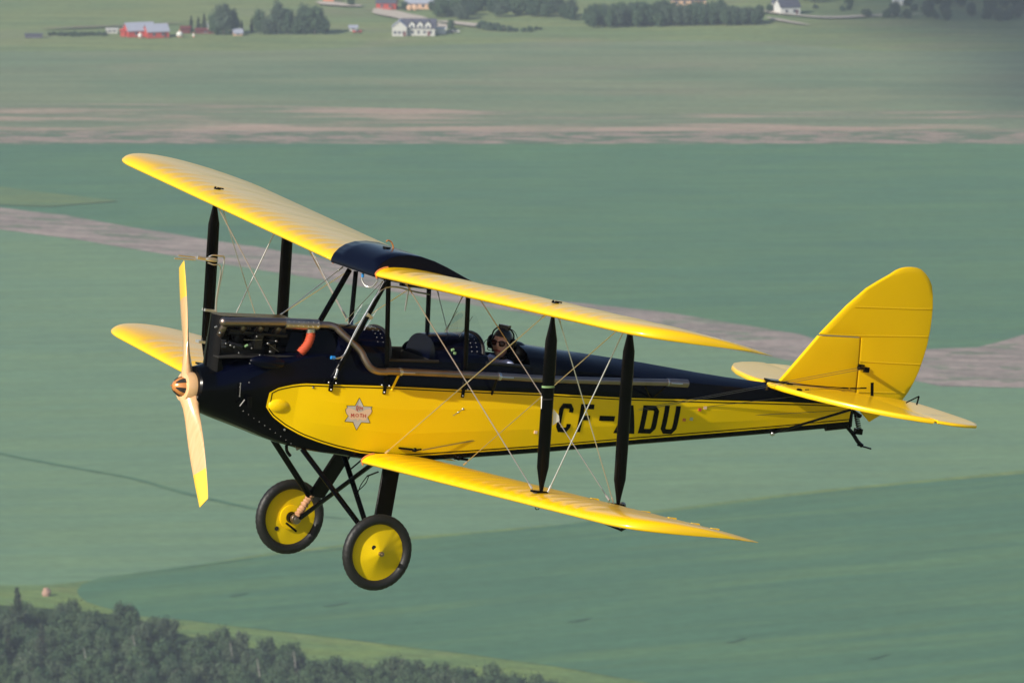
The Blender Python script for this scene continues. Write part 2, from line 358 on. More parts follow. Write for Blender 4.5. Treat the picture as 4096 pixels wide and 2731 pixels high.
# registration letters: chamfered strokes laid on the cloth
def stroke_poly(outer, holes=()): return outer, holes
def letters(s_):
    # each letter: list of quads in unit box (0..1, 0..1 up)
    t = .30; v = .17; c = .18
    L = {}
    def ringpart(pts_o, pts_i):
        return [[pts_o[i], pts_o[i+1], pts_i[i+1], pts_i[i]] for i in range(len(pts_o)-1)]
    oC = [(1, .70), (1, 1-c), (1-c*1.2, 1), (c*1.2, 1), (0, 1-c), (0, c), (c*1.2, 0), (1-c*1.2, 0), (1, c), (1, .30)]
    iC = [(1-t, .70), (1-t, 1-c*1.1), (1-t-.05, 1-v), (t+.05, 1-v), (t, 1-c*1.1), (t, c*1.1), (t+.05, v), (1-t-.05, v), (1-t, c*1.1), (1-t, .30)]
    L['C'] = ringpart(oC, iC)
    L['F'] = [[(0, 0), (t, 0), (t, 1), (0, 1)], [(t, 1-v), (1, 1-v), (1, 1), (t, 1)], [(t, .43), (.82, .43), (.82, .43+v), (t, .43+v)]]
    L['-'] = [[(0, .42), (1, .42), (1, .60), (0, .60)]]
    L['A'] = [[(0, 0), (t, 0), (.5+.02, 1), (.5-t*.62, 1)], [(1-t, 0), (1, 0), (.5+t*.62, 1), (.5-.02, 1)], [(.22, .22), (.78, .22), (.72, .22+v), (.28, .22+v)]]
    oD = [(t, 1), (1-c*1.3, 1), (1, 1-c), (1, c), (1-c*1.3, 0), (t, 0)]
    iD = [(t, 1-v), (1-t-.06, 1-v), (1-t, 1-c*1.1), (1-t, c*1.1), (1-t-.06, v), (t, v)]
    L['D'] = [[(0, 0), (t, 0), (t, 1), (0, 1)]] + ringpart(oD, iD)
    oU = [(0, 1), (0, c), (c*1.3, 0), (1-c*1.3, 0), (1, c), (1, 1)]
    iU = [(t, 1), (t, c*1.1), (t+.06, v), (1-t-.06, v), (1-t, c*1.1), (1-t, 1)]
    L['U'] = ringpart(oU, iU)
    boxes = [('C', (302, 722), (388, 888)), ('F', (428, 728), (508, 890)), ('-', (550, 732), (642, 895)), ('A', (652, 737), (780, 902)), ('D', (800, 742), (900, 905)), ('U', (930, 746), (1026, 910))]
    if s_ > 0: boxes = [(b_[0], boxes[5-i][1], boxes[5-i][2]) for i, b_ in enumerate(boxes)]
    for ch, (u0, v0), (u1, v1) in boxes:
        um = (u0+u1)/2; mb = MB()
        a = un(5, u0, (v0+v1)/2, y=-.25); b_ = un(5, u1, (v0+v1)/2, y=-.25)
        top = un(5, um+5, v0, y=-.25).z; bot = un(5, um-7, v1, y=-.25).z
        x0, x1 = a.x, b_.x
        for q in L[ch]:
            vs = []; nn = 4
            for j in range(nn+1):
                for i in range(nn+1):
                    uu, vv = i/nn, j/nn
                    px_ = (q[0][0]*(1-uu)+q[1][0]*uu)*(1-vv) + (q[3][0]*(1-uu)+q[2][0]*uu)*vv
                    pz_ = (q[0][1]*(1-uu)+q[1][1]*uu)*(1-vv) + (q[3][1]*(1-uu)+q[2][1]*uu)*vv
                    x = x0+(x1-x0)*(px_ if s_ < 0 else 1-px_); z = bot+(top-bot)*pz_ + (x-(x0+x1)/2)*.05
                    vs.append((x, s_*(yside(x, z)+.0075), z))
            mb.add(vs, [(j*(nn+1)+i, j*(nn+1)+i+1, (j+1)*(nn+1)+i+1, (j+1)*(nn+1)+i) for i in range(nn) for j in range(nn)])
        mb.build('registration_letter', M['black'], fus, smooth=False)
letters(-1); letters(1)
# star badge with a moth and its lettering (zoomed px of region 9)
bd = MB()
def flatpoly(pts, lift, mi, yb=-.335):
    P = [un(9, a, b_, y=yb) for a, b_ in pts]; vs = [(p.x, -(yside(p.x, p.z)+lift), p.z) for p in P]
    cx_ = sum(v[0] for v in vs)/len(vs); cz_ = sum(v[2] for v in vs)/len(vs); vs.append((cx_, -(yside(cx_, cz_)+lift), cz_)); n_ = len(P)
    bd.add(vs, [(i, (i+1) % n_, n_) for i in range(n_)], mi)
star = [(1058, 300), (1180, 568), (1452, 578), (1418, 650), (1446, 705), (1425, 765), (1308, 898), (1390, 1098), (1113, 1082), (962, 1338), (850, 1076), (588, 1058), (703, 880), (638, 790), (614, 700), (642, 640), (680, 622), (650, 550), (912, 554)]
star_in = [(1058-(1058-1030)*0, 330), (1172, 580), (1428, 592), (1404, 650), (1430, 705), (1410, 760), (1295, 900), (1368, 1082), (1105, 1070), (962, 1310), (860, 1062), (614, 1046), (716, 880), (650, 790), (630, 700), (655, 640), (692, 626), (670, 563), (920, 566)]
flatpoly(star, .0062, 4); flatpoly(star_in, .0070, 0)
moth = [(1040, 765), (1100, 742), (1250, 672), (1360, 652), (1420, 680), (1430, 720), (1400, 790), (1310, 890), (1290, 950), (1240, 1010), (1150, 1008), (1045, 965), (1015, 1030), (985, 1030), (950, 965), (850, 1000), (780, 985), (730, 930), (715, 880), (655, 780), (635, 700), (660, 648), (720, 626), (800, 642), (900, 690), (1000, 748)]
flatpoly(moth, .0080, 1)
def tstroke(a, b_, wd=16, mi=2, lift=.0092):
    d = Vector((b_[0]-a[0], b_[1]-a[1])).normalized(); n_ = Vector((-d.y, d.x))*wd/2
    q = [(a[0]+n_.x, a[1]+n_.y), (b_[0]+n_.x, b_[1]+n_.y), (b_[0]-n_.x, b_[1]-n_.y), (a[0]-n_.x, a[1]-n_.y)]
    P = [un(9, *k, y=-.335) for k in q]; bd.add([(p.x, -(yside(p.x, p.z)+lift), p.z) for p in P], [(0, 1, 2, 3)], mi)
for a, b_ in [((795, 905), (800, 798)), ((800, 798), (838, 880)), ((838, 880), (872, 800)), ((872, 800), (880, 908)), ((1060, 806), (1140, 810)), ((1098, 808), (1095, 912)), ((1165, 812), (1160, 915)), ((1240, 815), (1236, 918)), ((1163, 862), (1240, 866)), ((1150, 915), (1175, 915)), ((1225, 918), (1250, 918)), ((780, 905), (810, 905)), ((865, 908), (895, 908))]: tstroke(a, b_, 20)
pr = None
for k in range(13):
    q = (975+44*math.cos(k*math.pi/6), 855+46*math.sin(k*math.pi/6))
    if pr: tstroke(pr, q, 18)
    pr = q
for a, b_ in [((960, 565), (955, 680)), ((960, 565), (1000, 560)), ((1000, 560), (1015, 610)), ((1015, 610), (1005, 670)), ((1005, 670), (975, 695)), ((1065, 550), (1055, 700)), ((1135, 590), (1130, 690)), ((1060, 625), (1135, 630)), ((940, 665), (1000, 720))]: tstroke(a, b_, 20, 3)
bd.build('star_badge', [M['badge'], M['peach'], M['red'], M['red'], M['strut']], fus, smooth=False, recalc=False)
# blisters on the cowling
MB().add(*sphere(tuple(un(1, 1010, 960, y=-.285)), (.17, .05, .055), 16, 10)).build('cowl_blister', M['navy'], fus)
MB().add(*sphere(tuple(un(1, 1102, 1330, y=-.262)), (.112, .045, .066), 18, 12)).build('cowl_blister', M['yellow_metal'], fus)
MB().add(*tube([un(1, 850, 1250, y=-.29), un(1, 850, 1345, y=-.285)], .022, 8)).add(*tube([un(1, 812, 1280, y=-.30), un(1, 770, 1335, y=-.29)], .008, 6)).build('drain_fitting', M['strut'], fus)
rv = MB()
for (a, b_, yy) in [(775, 1140, -.265), (768, 1250, -.27), (848, 1132, -.275), (855, 970, -.25), (770, 1170, -.27)]:
    rv.add(*sphere(tuple(un(1, a, b_, y=yy)), .0065, 8, 6))
for k in range(11):
    t = k/10; p = un(3, 800+t*430, 520+t*300, y=-.24); rv.add(*sphere((p.x, -(yside(p.x, p.z)-.001), p.z), .0042, 6, 4))
p0, p1 = un(1, 775, 1145, y=-.27), un(1, 768, 1245, y=-.275)
rv.add(*tube([p0, p1], .004, 6))
for k in range(2):
    p = un(1, [1390, 1160][k], [1172, 1][k], y=-.3) if k == 0 else un(3, 1158, 683, y=-.3)
    rv.add(*sphere((p.x, -(yside(p.x, p.z)+.006), p.z), .010, 8, 6))
rv.build('fastener', M['stud'], fus)

# ---------------------------------------------------------------- engine and its cowl
cow = MB()
ya, yb_ = -.125, .075
zt0, zt1 = .618, .662
def plate(pts, th, mi=0):
    a = [Vector(p) for p in pts]; nrm = (a[1]-a[0]).cross(a[2]-a[0]).normalized()*th; n_ = len(a)
    cow.add(a+[p+nrm for p in a], [tuple(range(n_))[::-1], tuple(range(n_, 2*n_))]+[(i, (i+1) % n_, (i+1) % n_+n_, i+n_) for i in range(n_)], mi)
front = [(yb_, .165), (.060, .125), (.02, .098), (-.025, .09), (-.06, .098), (-.10, .118), (ya, .15)]       # plan of the rounded front: (y, x)
plate([(x, y, zt0) for y, x in front] + [(.78, ya, zt1), (.78, yb_, zt1)], .010)                          # top plate
plate([(.165, yb_, .2), (1.14, yb_+.09, .42), (1.14, yb_+.09, .60), (.78, yb_, zt1), (.165, yb_, zt0)], .006, 1)    # starboard side, closed
vs = []; N_ = 8
edge_cut = front[:-1] + [(ya-.004, .135)]
for i in range(N_+1):
    t = i/N_; z = .17+(zt0-.17)*t
    row = [(x+.008*(1-t), y*(1+(.18*(1-t) if y < 0 else .0)), z) for y, x in front]
    xo = .165+.07*(1-min(1, t*1.6))**2+.05*max(0, t-.82)/.18                                             # the opening edge, rounded below
    row.append((xo-.012, ya*(1+.18*(1-t)), z)); vs += row
W_ = len(front)+1
cow.add(vs, [(W_*i+j, W_*i+j+1, W_*(i+1)+j+1, W_*(i+1)+j) for i in range(N_) for j in range(W_-1)])
plate([(.12, -.20, .30), (.12, yb_, .30), (1.1, yb_, .42), (1.1, -.26, .42)], .01, 1)
# sloping fire-wall side panel behind the cylinders
plate([(.74, -.16, .40), (1.16, -.285, .438), (1.14, -.20, .62), (.80, -.13, .655)], .008)
plate([(1.13, -.27, .40), (1.13, .26, .40), (1.13, .22, .63), (1.13, -.22, .63)], .01)
cow.build('engine_cowl', [M['black'], M['dark']], plane, angle=30)
eng = MB().add(*box(.14, .80, -.10, .10, .30, .42)).add(*box(.13, .76, -.06, .06, .565, .60))
for k in range(4): eng.add(*box(.20+k*.16, .26+k*.16, -.115, -.06, .54, .59))
eng.add(*tube([(.20, -.14, .50), (.74, -.145, .53)], .018, 8)).add(*box(.20, .74, -.165, -.10, .515, .53))
eng.add(*box(.43, .50, -.20, -.12, .40, .52)).add(*box(.58, .64, -.18, -.12, .37, .45)).add(*tube([(.20, -.17, .42), (.32, -.19, .40), (.40, -.18, .42)], .022, 8))
engine = eng.build('engine', M['engine'], plane, angle=30)
for k in range(4):
    c = MB(); x = .21+k*.16
    c.add(*revolve([(0, .045), (.17, .045)], (x, 0, .41), (0, 0, 1), 16))
    for j in range(12): c.add(*revolve([(0, .068), (.005, .068)], (x, 0, .415+j*.013), (0, 0, 1), 16))
    c.build('cylinder', M['engine'], engine)
pl = MB()
for (a, b_, r_) in [(570, 655, .010), (600, 710, .014), (560, 660, .010), (690, 815, .012), (720, 830, .010), (1010, 800, .013), (1030, 870, .013), (870, 840, .008), (1080, 780, .012), (915, 740, .01), (650, 800, .009), (940, 900, .010), (980, 905, .009), (760, 880, .008)]:
    pl.add(*sphere(tuple(un(1, a, b_, y=-.21)), r_, 8, 6))
pl.add(*tube([un(1, 800, 765, y=-.2), un(1, 900, 770, y=-.2), un(1, 960, 765, y=-.2), un(1, 1060, 778, y=-.2)], .0035, 6))
pl.add(*tube([un(1, 1010, 800, y=-.2), un(1, 1100, 870, y=-.2)], .003, 6))
for k in range(6): pl.add(*tube([un(1, 610, 770+k*12, y=-.2), un(1, 650, 772+k*12, y=-.2)], .0028, 5))
pl.build('pipework', M['stud'], engine)
MB().add(*tube([un(1, 812, 825, y=-.21), un(1, 835, 812, y=-.21)], .010, 8)).build('green_plug', M['green'], engine)
# exhaust: manifold, heater muff, long tail pipe
em = MB(); m0, m1 = un(1, 632, 613, y=-.20), un(1, 1150, 620, y=-.205)
em.add(*sphere(tuple(m0), .037, 14, 10)).add(*tube([m0, m1, un(1, 1180, 622, y=-.206)], .037, 16))
exh = em.build('exhaust_pipe', M['exhaust'], plane)
st_ = [(640, 640, 600, 720), (810, 640, 770, 705), (960, 645, 915, 705), (1110, 650, 1065, 715)]
for a, b_, c, d in st_:
    MB().add(*tube(bez([un(1, a, b_, y=-.185), un(1, (a+c)/2, (b_+d)/2, y=-.16), un(1, c, d, y=-.11)], 4), .029, 10)).build('exhaust_stub', M['exhaust'], exh)
k1, k2 = un(1, 1150, 628, y=-.20), un(1, 1435, 640, y=-.225)
mf = MB().add(*tube([k1, k2], .047, 18))
mf.build('heater_muff', M['muff'], exh)
rv = MB()
for row in (-.2, .55):
    for t in np.linspace(.06, .94, 7):
        c = k1.lerp(k2, t); rv.add(*sphere((c.x, c.y-.047*math.cos(row), c.z+.047*math.sin(row)+.0), .0036, 6, 4))
rv.build('muff_rivet', M['steel'], exh)
path = [un(1, 1430, 640, y=-.225), un(1, 1530, 642, y=-.24), un(1, 1590, 662, y=-.26), un(1, 1640, 710, y=-.285), un(1, 1790, 850, y=-.36), un(1, 1840, 940, y=-.39), un(1, 1885, 1005, y=-.41), un(1, 1945, 1035, y=-.42), un(1, 2020, 1040, y=-.425), un(2, 420, 1145, y=-.43), un(2, 1270, 1185, y=-.43), un(2, 1700, 1210, y=-.43), un(2, 2340, 1230, y=-.43), un(5, 960, 612, y=-.43)]
pp = bez(path[:9], 6)[:-1] + bez(path[8:], 3)
MB().add(*tube(pp, .029, 14, ref=(0, 1, 0))).build('tail_pipe', M['exhaust'], exh)
MB().add(*tube([un(5, 958, 612, y=-.43), un(5, 1068, 618, y=-.43)], .034, 16, cap=False)).add(*tube([un(5, 958, 612, y=-.43), un(5, 1066, 618, y=-.43)], .030, 16)).build('pipe_end', M['exhaust'], exh)
for (r_, a, b_) in ((2, 430, 1147), (2, 1275, 1187), (5, 960, 612)):
    c = un(r_, a, b_, y=-.43); d = Vector((1, 0, .05)).normalized()
    cl = MB().add(*tube([c-d*.012, c+d*.012], .0335, 14, ref=(0, 1, 0)))
    cl.add(*tube([c+d*.01+Vector((0, -.035, 0)), c+d*.12+Vector((0, -.036, 0))], .0055, 8)).build('pipe_clamp', M['steel'], exh)
for a0, b0, a1, b1, mm in ((415, 1180, 358, 1298, 'yellow_metal'), (1255, 1215, 1213, 1335, 'strut')):
    MB().add(*tube([un(2, a0, b0, y=-.43), un(2, a1, b1, y=-.335)], .012, 8, flat=.4)).add(*sphere(tuple(un(2, a1, b1, y=-.34)), .012, 8, 6)).build('pipe_bracket', M[mm], exh)
MB().add(*tube([un(5, 828, 635, y=-.42), un(5, 862, 705, y=-.21)], .007, 6)).add(*tube([un(5, 940, 640, y=-.42), un(5, 862, 705, y=-.21)], .007, 6)).add(*sphere(tuple(un(5, 863, 708, y=-.22)), .016, 8, 6)).build('pipe_bracket', M['strut'], exh)
# red heater hose with its collar
hp = bez([un(1, 1372, 690, y=-.225), un(1, 1372, 740, y=-.235), un(1, 1345, 810, y=-.24), un(1, 1285, 880, y=-.23)], 8)
hose = MB().add(*tube(hp, [.037+.002*math.sin(i*2.1) for i in range(len(hp))], 16)).build('heater_hose', M['hose'], plane)
MB().add(*tube([un(1, 1372, 672, y=-.225), un(1, 1372, 705, y=-.225)], .041, 16)).build('hose_collar', M['steel'], hose)

# ---------------------------------------------------------------- propeller
def blade(ang, R_, name, side):
    """ang: direction of the blade in the y-z plane; side +1/-1 flips pitch hand"""
    e = Vector((0, math.sin(ang), math.cos(ang))); t_ = e.cross(Vector((1, 0, 0))).normalized()
    rs = [.02, .07, .12, .18, .26, .36, .48, .60, .72, .84, .93, .985, 1.0]
    cw_ = [.19, .19, .165, .145, .15, .165, .180, .182, .172, .158, .140, .128, .118]; th = [.125, .12, .10, .08, .058, .044, .034, .026, .020, .015, .011, .008, .005]
    vs = []; n_ = 16
    for r_, c, h in zip(rs, cw_, th):
        beta = math.atan2(.235, max(r_*R_, .12))*.60; beta = min(beta, RAD(40))
        cd = t_*math.cos(beta)+Vector((1, 0, 0))*math.sin(beta); nd = cd.cross(e)
        for k in range(n_):
            q = 2*math.pi*k/n_; vs.append(e*(r_*R_ - (.014*math.cos(q) if r_ > .98 else 0)) + cd*(math.cos(q)*c/2) + nd*(math.sin(q)*h/2))
    fs = [(i*n_+k, i*n_+(k+1) % n_, (i+1)*n_+(k+1) % n_, (i+1)*n_+k) for i in range(len(rs)-1) for k in range(n_)]
    fs += [tuple(range(n_))[::-1], tuple((len(rs)-1)*n_+k for k in range(n_))]
    return vs, fs
a1 = math.atan2(.470, .943); a2 = math.atan2(-.59, -.85)
prop_root = MB().add(*revolve([(-.062, .095), (-.056, .118), (-.02, .130), (.02, .130), (.035, .115)], (0, 0, 0), (1, 0, 0), 24)).build('propeller', M['wood'], plane)
MB().add(*blade(a1, 1.055, 'blade', 1)).build('blade', M['blade'], prop_root, angle=60)
MB().add(*blade(a2, 1.035, 'blade', 1)).build('blade', M['blade'], prop_root, angle=60)
sp = MB().add(*revolve([(-.165, .004), (-.150, .006), (-.148, .012), (-.140, .030), (-.122, .050), (-.098, .070), (-.072, .082), (-.055, .085)], (0, 0, 0), (1, 0, 0), 24))
for k in range(6):
    q = 2*math.pi*k/6+.3; pts = [(-.135, .039), (-.112, .063), (-.085, .079), (-.060, .086)]
    vs = []
    for (xx, rr), wd in zip(pts, (.004, .014, .020, .022)):
        for sg in (-1, 1):
            aq = q+sg*wd/rr; vs.append((xx-.001, math.sin(aq)*(rr+.0015), math.cos(aq)*(rr+.0015)))
    sp.add(vs, [(2*i, 2*i+1, 2*i+3, 2*i+2) for i in range(3)], 1)
sp.build('spinner', [M['copper'], M['dark']], prop_root, angle=50)

# ---------------------------------------------------------------- wings
PU = [(0, .018), (.004, .027), (.0125, .037), (.025, .048), (.05, .061), (.08, .070), (.12, .077), (.18, .082), (.25, .084), (.35, .081), (.45, .075), (.55, .066), (.65, .055), (.74, .044), (.755, .042), (.85, .028), (.93, .014), (1, .002)]
PL = [(0, .018), (.004, .010), (.0125, .005), (.025, .002), (.05, 0), (.08, 0), (.12, .001), (.18, .003), (.25, .005), (.35, .007), (.45, .008), (.55, .008), (.65, .006), (.74, .004), (.755, .004), (.85, .002), (.93, .0), (1, -.001)]
CH = 1.33; INC = INCU = math.tan(RAD(1.2)); INCL = math.tan(RAD(-.3))
def xle(y): return lerp(y, [0, 4.26, 4.38, 4.48, 4.55, 4.60, 4.635, 4.655, 4.66], [0, 0, .022, .07, .15, .28, .47, .75, .95])
def xte(y): return lerp(y, [0, 4.20, 4.36, 4.48, 4.57, 4.63, 4.66], [CH, CH, CH-.012, CH-.04, CH-.09, CH-.17, 1.0])
def span_stations(y0):
    rib = .178; ys = []; y = y0
    while y + rib < 4.05:
        for q in (0, .12, .3, .5, .7, .88): ys.append((y+q*rib, math.sin(math.pi*q)**.8 if 0 < q < 1 else 0))
        y += rib
    ys.append((y, 0))
    for yy in (4.12, 4.18, 4.24, 4.30, 4.36, 4.41, 4.46, 4.50, 4.53, 4.56, 4.59, 4.61, 4.63, 4.645, 4.655, 4.66): ys.append((yy, 0))
    return ys
def wing_pt(y, sag, s, k, x0, z0, tan, yroot, sgn):
    a, b_ = xle(y), xte(y); x = a+(b_-a)*s; sc_ = max(.04, (b_-a)/CH)**.9
    up = k == 0
    z = lerp(s, [p[0] for p in PU], [p[1] for p in (PU if up else PL)])*CH*sc_
    z += (1-sc_)*.018*CH
    if up and s > .002: z -= sag*(.0075*math.exp(-((s-.10)/.085)**2) + .0022*min(1, s/.2)*(1 if s < .7 else max(0, (1-s)/.3))) + .0035*math.sin(y*11.5+s*2.5)*math.sin(math.pi*min(1, s*1.1))**2*(1 if y < 4.0 else max(0, (4.6-y)/.6))
    if not up: z += sag*.004*math.sin(math.pi*s)
    return (x0+x, sgn*y, z0+z-.018*CH-x*(INCU if z0 > .5 else INCL)+tan*(y-yroot))
def wing(name, x0, z0, tan, yroot, sgn, aileron=False, label=None):
    ys = span_stations(yroot+.012); ss = [p[0] for p in PU]; CUT = .74; ya_, yb2 = 2.30, 4.38
    ya_ += 0
    mb = MB(); ring_n = None; vs = []
    for y, sag in ys:
        cut = aileron and ya_ < y < yb2
        s_up = list(ss); 
        if cut: s_up = [min(s, CUT) for s in ss]
        up = [wing_pt(y, sag, s, 0, x0, z0, tan, yroot, sgn) for s in s_up]; lo = [wing_pt(y, sag, s, 1, x0, z0, tan, yroot, sgn) for s in s_up]
        ring = up+lo[::-1][:-1]; ring_n = len(ring); vs += ring
    fs = [(i*ring_n+k, i*ring_n+(k+1) % ring_n, (i+1)*ring_n+(k+1) % ring_n, (i+1)*ring_n+k) for i in range(len(ys)-1) for k in range(ring_n)]
    fs += [tuple(range(ring_n)), tuple((len(ys)-1)*ring_n+k for k in range(ring_n))[::-1]]
    mb.add(vs, fs); o = mb.build(name, M['yellow'], plane, angle=60)
    bm = bmesh.new(); bm.from_mesh(o.data); bmesh.ops.remove_doubles(bm, verts=bm.verts, dist=1e-5); bmesh.ops.dissolve_degenerate(bm, dist=1e-6, edges=bm.edges); bm.to_mesh(o.data); bm.free()
    if aileron:
        vs = []; ys2 = [(y, s) for y, s in ys if ya_+.01 < y < yb2-.01]; sa = [.75, .79, .85, .93, 1]
        for y, sag in ys2:
            up = [wing_pt(y, sag, s, 0, x0, z0, tan, yroot, sgn) for s in sa]; lo = [wing_pt(y, sag, s, 1, x0, z0, tan, yroot, sgn) for s in sa]
            vs += up+lo[::-1]
        n_ = 2*len(sa)
        fs = [(i*n_+k, i*n_+(k+1) % n_, (i+1)*n_+(k+1) % n_, (i+1)*n_+k) for i in range(len(ys2)-1) for k in range(n_)]
        fs += [tuple(range(n_)), tuple((len(ys2)-1)*n_+k for k in range(n_))[::-1]]
        ai = MB().add(vs, fs).build('aileron', M['yellow'], o, angle=60)
        hg = MB()
        for yy in (2.45, 2.85, 3.25, 3.65, 4.0, 4.3): p = wing_pt(yy, 0, .745, 0, x0, z0, tan, yroot, sgn); hg.add(*box(p[0]-.03, p[0]+.04, p[1]-.012, p[1]+.012, p[2]-.004, p[2]+.007))
        hg.build('aileron_hinge', M['yellow_metal'], o)
    # leading edge bead, as the doped edge strip shows
    return o
XU, ZU, CWD, TU = 1.333, 1.142, .375, math.tan(RAD(3.113)); XL, ZL, LW, TL = 1.510, -.404, .368, math.tan(RAD(3.675))
YS, XFS, SPC = 2.917, .205, .729
for s_ in (-1, 1):
    uw = wing('upper_wing', XU, ZU, TU, CWD, s_); lwng = wing('lower_wing', XL, ZL, TL, LW, s_, aileron=True)
    # orange root bead
    for o_, x0, z0, yr in ((uw, XU, ZU, CWD), (lwng, XL, ZL, LW)):
        pts = [Vector((x0+s*CH, s_*(yr+.004), z0-.018*CH-s*CH*(INCU if z0 > .5 else INCL)+lerp(s, [p[0] for p in PU], [p[1] for p in PU])*CH+.004)) for s in (0, .004, .0125, .025, .05, .08)]
        pts = [Vector((x0+.02, s_*(yr+.004), z0-.03))] + pts
        MB().add(*tube(pts, .008, 8)).build('root_bead', M['rust'], o_)
    # top fittings of the struts, little steel lugs
    for xx, zz in ((XFS, .100), (XFS+SPC, .035)):
        lug = MB().add(*box(XU+xx-.03, XU+xx+.03, s_*YS-.008, s_*YS+.008, -.004, .007)).add(*tube([(XU+xx-.02, s_*YS, .003), (XU+xx-.02, s_*YS, .018)], .009, 8)).add(*tube([(XU+xx, s_*YS, .009), (XU+xx+.06, s_*YS, .006)], .006, 8))
        base = ZU+TU*(YS-CWD)+zz-xx*INC-.018*CH+.008
        lug.v = [(a, b_, c+base) for a, b_, c in lug.v]; lug.build('strut_lug', M['strut'] if xx < .5 else M['steel'], uw)
def up_pt(dx, y, bottom=True):
    s = dx/CH; z = lerp(s, [p[0] for p in PU], [p[1] for p in (PL if bottom else PU)])*CH
    return Vector((XU+dx, y, ZU-.018*CH+z-dx*INC+TU*(abs(y)-CWD)))
def lo_pt(dx, y, bottom=False):
    s = dx/CH; z = lerp(s, [p[0] for p in PU], [p[1] for p in (PL if bottom else PU)])*CH
    return Vector((XL+dx, y, ZL-.018*CH+z-dx*INCL+TL*(abs(y)-LW)))
# aileron crank and picketing ring under the port lower wing
lwp = [o for o in plane.children if o.name.startswith('lower_wing')][0]
MB().add(*tube([un(5, 580, 1408, y=-3.0), un(5, 690, 1452, y=-3.15)], .010, 8)).add(*tube([un(5, 690, 1452, y=-3.15), un(5, 715, 1438, y=-3.2)], .014, 8)).build('aileron_crank', M['strut'], lwp)
ringp = [un(5, 213, 1322, y=-2.85)+Vector((.02*math.cos(a), 0, .02*math.sin(a))) for a in np.linspace(0, 2*math.pi, 13)]
MB().add(*tube(ringp, .004, 6)).build('picketing_ring', M['strut'], lwp)
q = lo_pt(1.16, -2.62); MB().add(*sphere((q.x, q.y, q.z+.01), (.035, .012, .03), 10, 8)).build('pulley_housing', M['stud'], lwp)
MB().add(*sphere(tuple(un(5, 1060, 1462, y=-3.95)), (.10, .045, .016), 12, 8)).build('wing_blister', M['yellow_metal'], lwp)

# ---------------------------------------------------------------- fuel tank (the centre section)
tp = [(1.322, 1.120), (1.318, 1.150), (1.335, 1.195), (1.375, 1.245), (1.43, 1.285), (1.516, 1.318), (1.62, 1.333), (1.74, 1.332), (1.87, 1.308), (2.0, 1.270), (2.19, 1.203), (2.42, 1.125), (2.66, 1.062), (2.66, 1.050), (2.2, 1.068), (1.8, 1.085), (1.45, 1.100)]
tk = MB(); vs = []; yy_ = [-.375, -.368, -.2, 0, .2, .368, .375]
for y in yy_:
    sc_ = .985 if abs(y) > .37 else 1
    for (x, z) in tp: vs.append((1.9+(x-1.9)*sc_, y, 1.15+(z-1.15)*sc_))
n_ = len(tp)
tk.add(vs, [(i*n_+k, i*n_+(k+1) % n_, (i+1)*n_+(k+1) % n_, (i+1)*n_+k) for i in range(len(yy_)-1) for k in range(n_)] + [tuple(range(n_)), tuple((len(yy_)-1)*n_+k for k in range(n_))[::-1]])
tank = tk.build('fuel_tank', M['navy'], plane, angle=40)
c = un(2, 313, 92, y=0); MB().add(*revolve([(-.02, .030), (.012, .030), (.012, .034), (.022, .034)], (c.x, 0, c.z-.008), (0, 0, 1), 16)).build('filler_cap', M['strut'], tank)
MB().add(*tube(bez([un(2, 370, 112, y=0), un(2, 368, 70, y=0), un(2, 350, 35, y=0), un(2, 325, 25, y=0), un(2, 310, 35, y=0)], 5), .0065, 8)).add(*revolve([(0, .018), (.008, .018)], un(2, 370, 112, y=0), (0, 0, 1), 12)).build('vent_pipe', M['copper'], tank)
MB().add(*tube(bez([un(1, 1820, 205, y=-.1), un(1, 1815, 260, y=-.1), un(1, 1850, 310, y=-.15), un(1, 1905, 312, y=-.2), un(1, 1940, 270, y=-.25), un(1, 1948, 245, y=-.25)], 6), .0065, 8)).build('drain_hose', M['wire'], tank)
MB().add(*tube([un(1, 1820, 200, y=-.1), un(1, 1819, 232, y=-.1)], .012, 8)).build('blue_cap', M['blue'], tank)
MB().add(*tube([un(2, 505, 415, y=-.1), un(2, 500, 450, y=-.1)], .016, 8)).add(*tube([un(2, 500, 440, y=-.1), un(2, 470, 625, y=-.1)], [.010, .006], 8)).build('sight_gauge', M['steel'], tank)
MB().add(*tube([un(2, 380, 370, y=-.35), un(2, 680, 435, y=-.3)], .010, 6)).add(*box(1.60, 2.1, -.36, -.33, 1.07, 1.09)).build('tank_rail', M['strut'], tank)

# ---------------------------------------------------------------- struts
def spindle(p0, p1, chord, thick, name='interplane_strut', ends=.16):
    p0, p1 = Vector(p0), Vector(p1); ts = [0, .04, ends, .3, .5, .7, 1-ends, .96, 1]; w_ = [.25, .42, .96, 1, 1, 1, .96, .42, .25]
    d = (p1-p0).normalized(); a, b_ = frame(d); vs = []; n_ = 16
    for t, k in zip(ts, w_):
        c = p0.lerp(p1, t)
        for j in range(n_):
            q = 2*math.pi*j/n_; vs.append(c + a*(math.cos(q)*chord/2*k) + b_*(math.sin(q)*thick/2*max(k, .5)))
    fs = [(i*n_+k, i*n_+(k+1) % n_, (i+1)*n_+(k+1) % n_, (i+1)*n_+k) for i in range(len(ts)-1) for k in range(n_)] + [tuple(range(n_))[::-1], tuple((len(ts)-1)*n_+k for k in range(n_))]
    return MB().add(vs, fs)
for s_ in (-1, 1):
    for dx in (XFS, XFS+SPC):
        a, b_ = up_pt(dx, s_*YS), lo_pt(dx, s_*YS)
        st = spindle(a, b_+Vector((0, 0, .005)), .112, .05, ends=.14).build('interplane_strut', M['strut'], plane)
        MB().add(*box(b_.x-.09, b_.x+.05, b_.y-.02, b_.y+.02, b_.z-.004, b_.z+.012)).build('strut_foot', M['strut'], st)
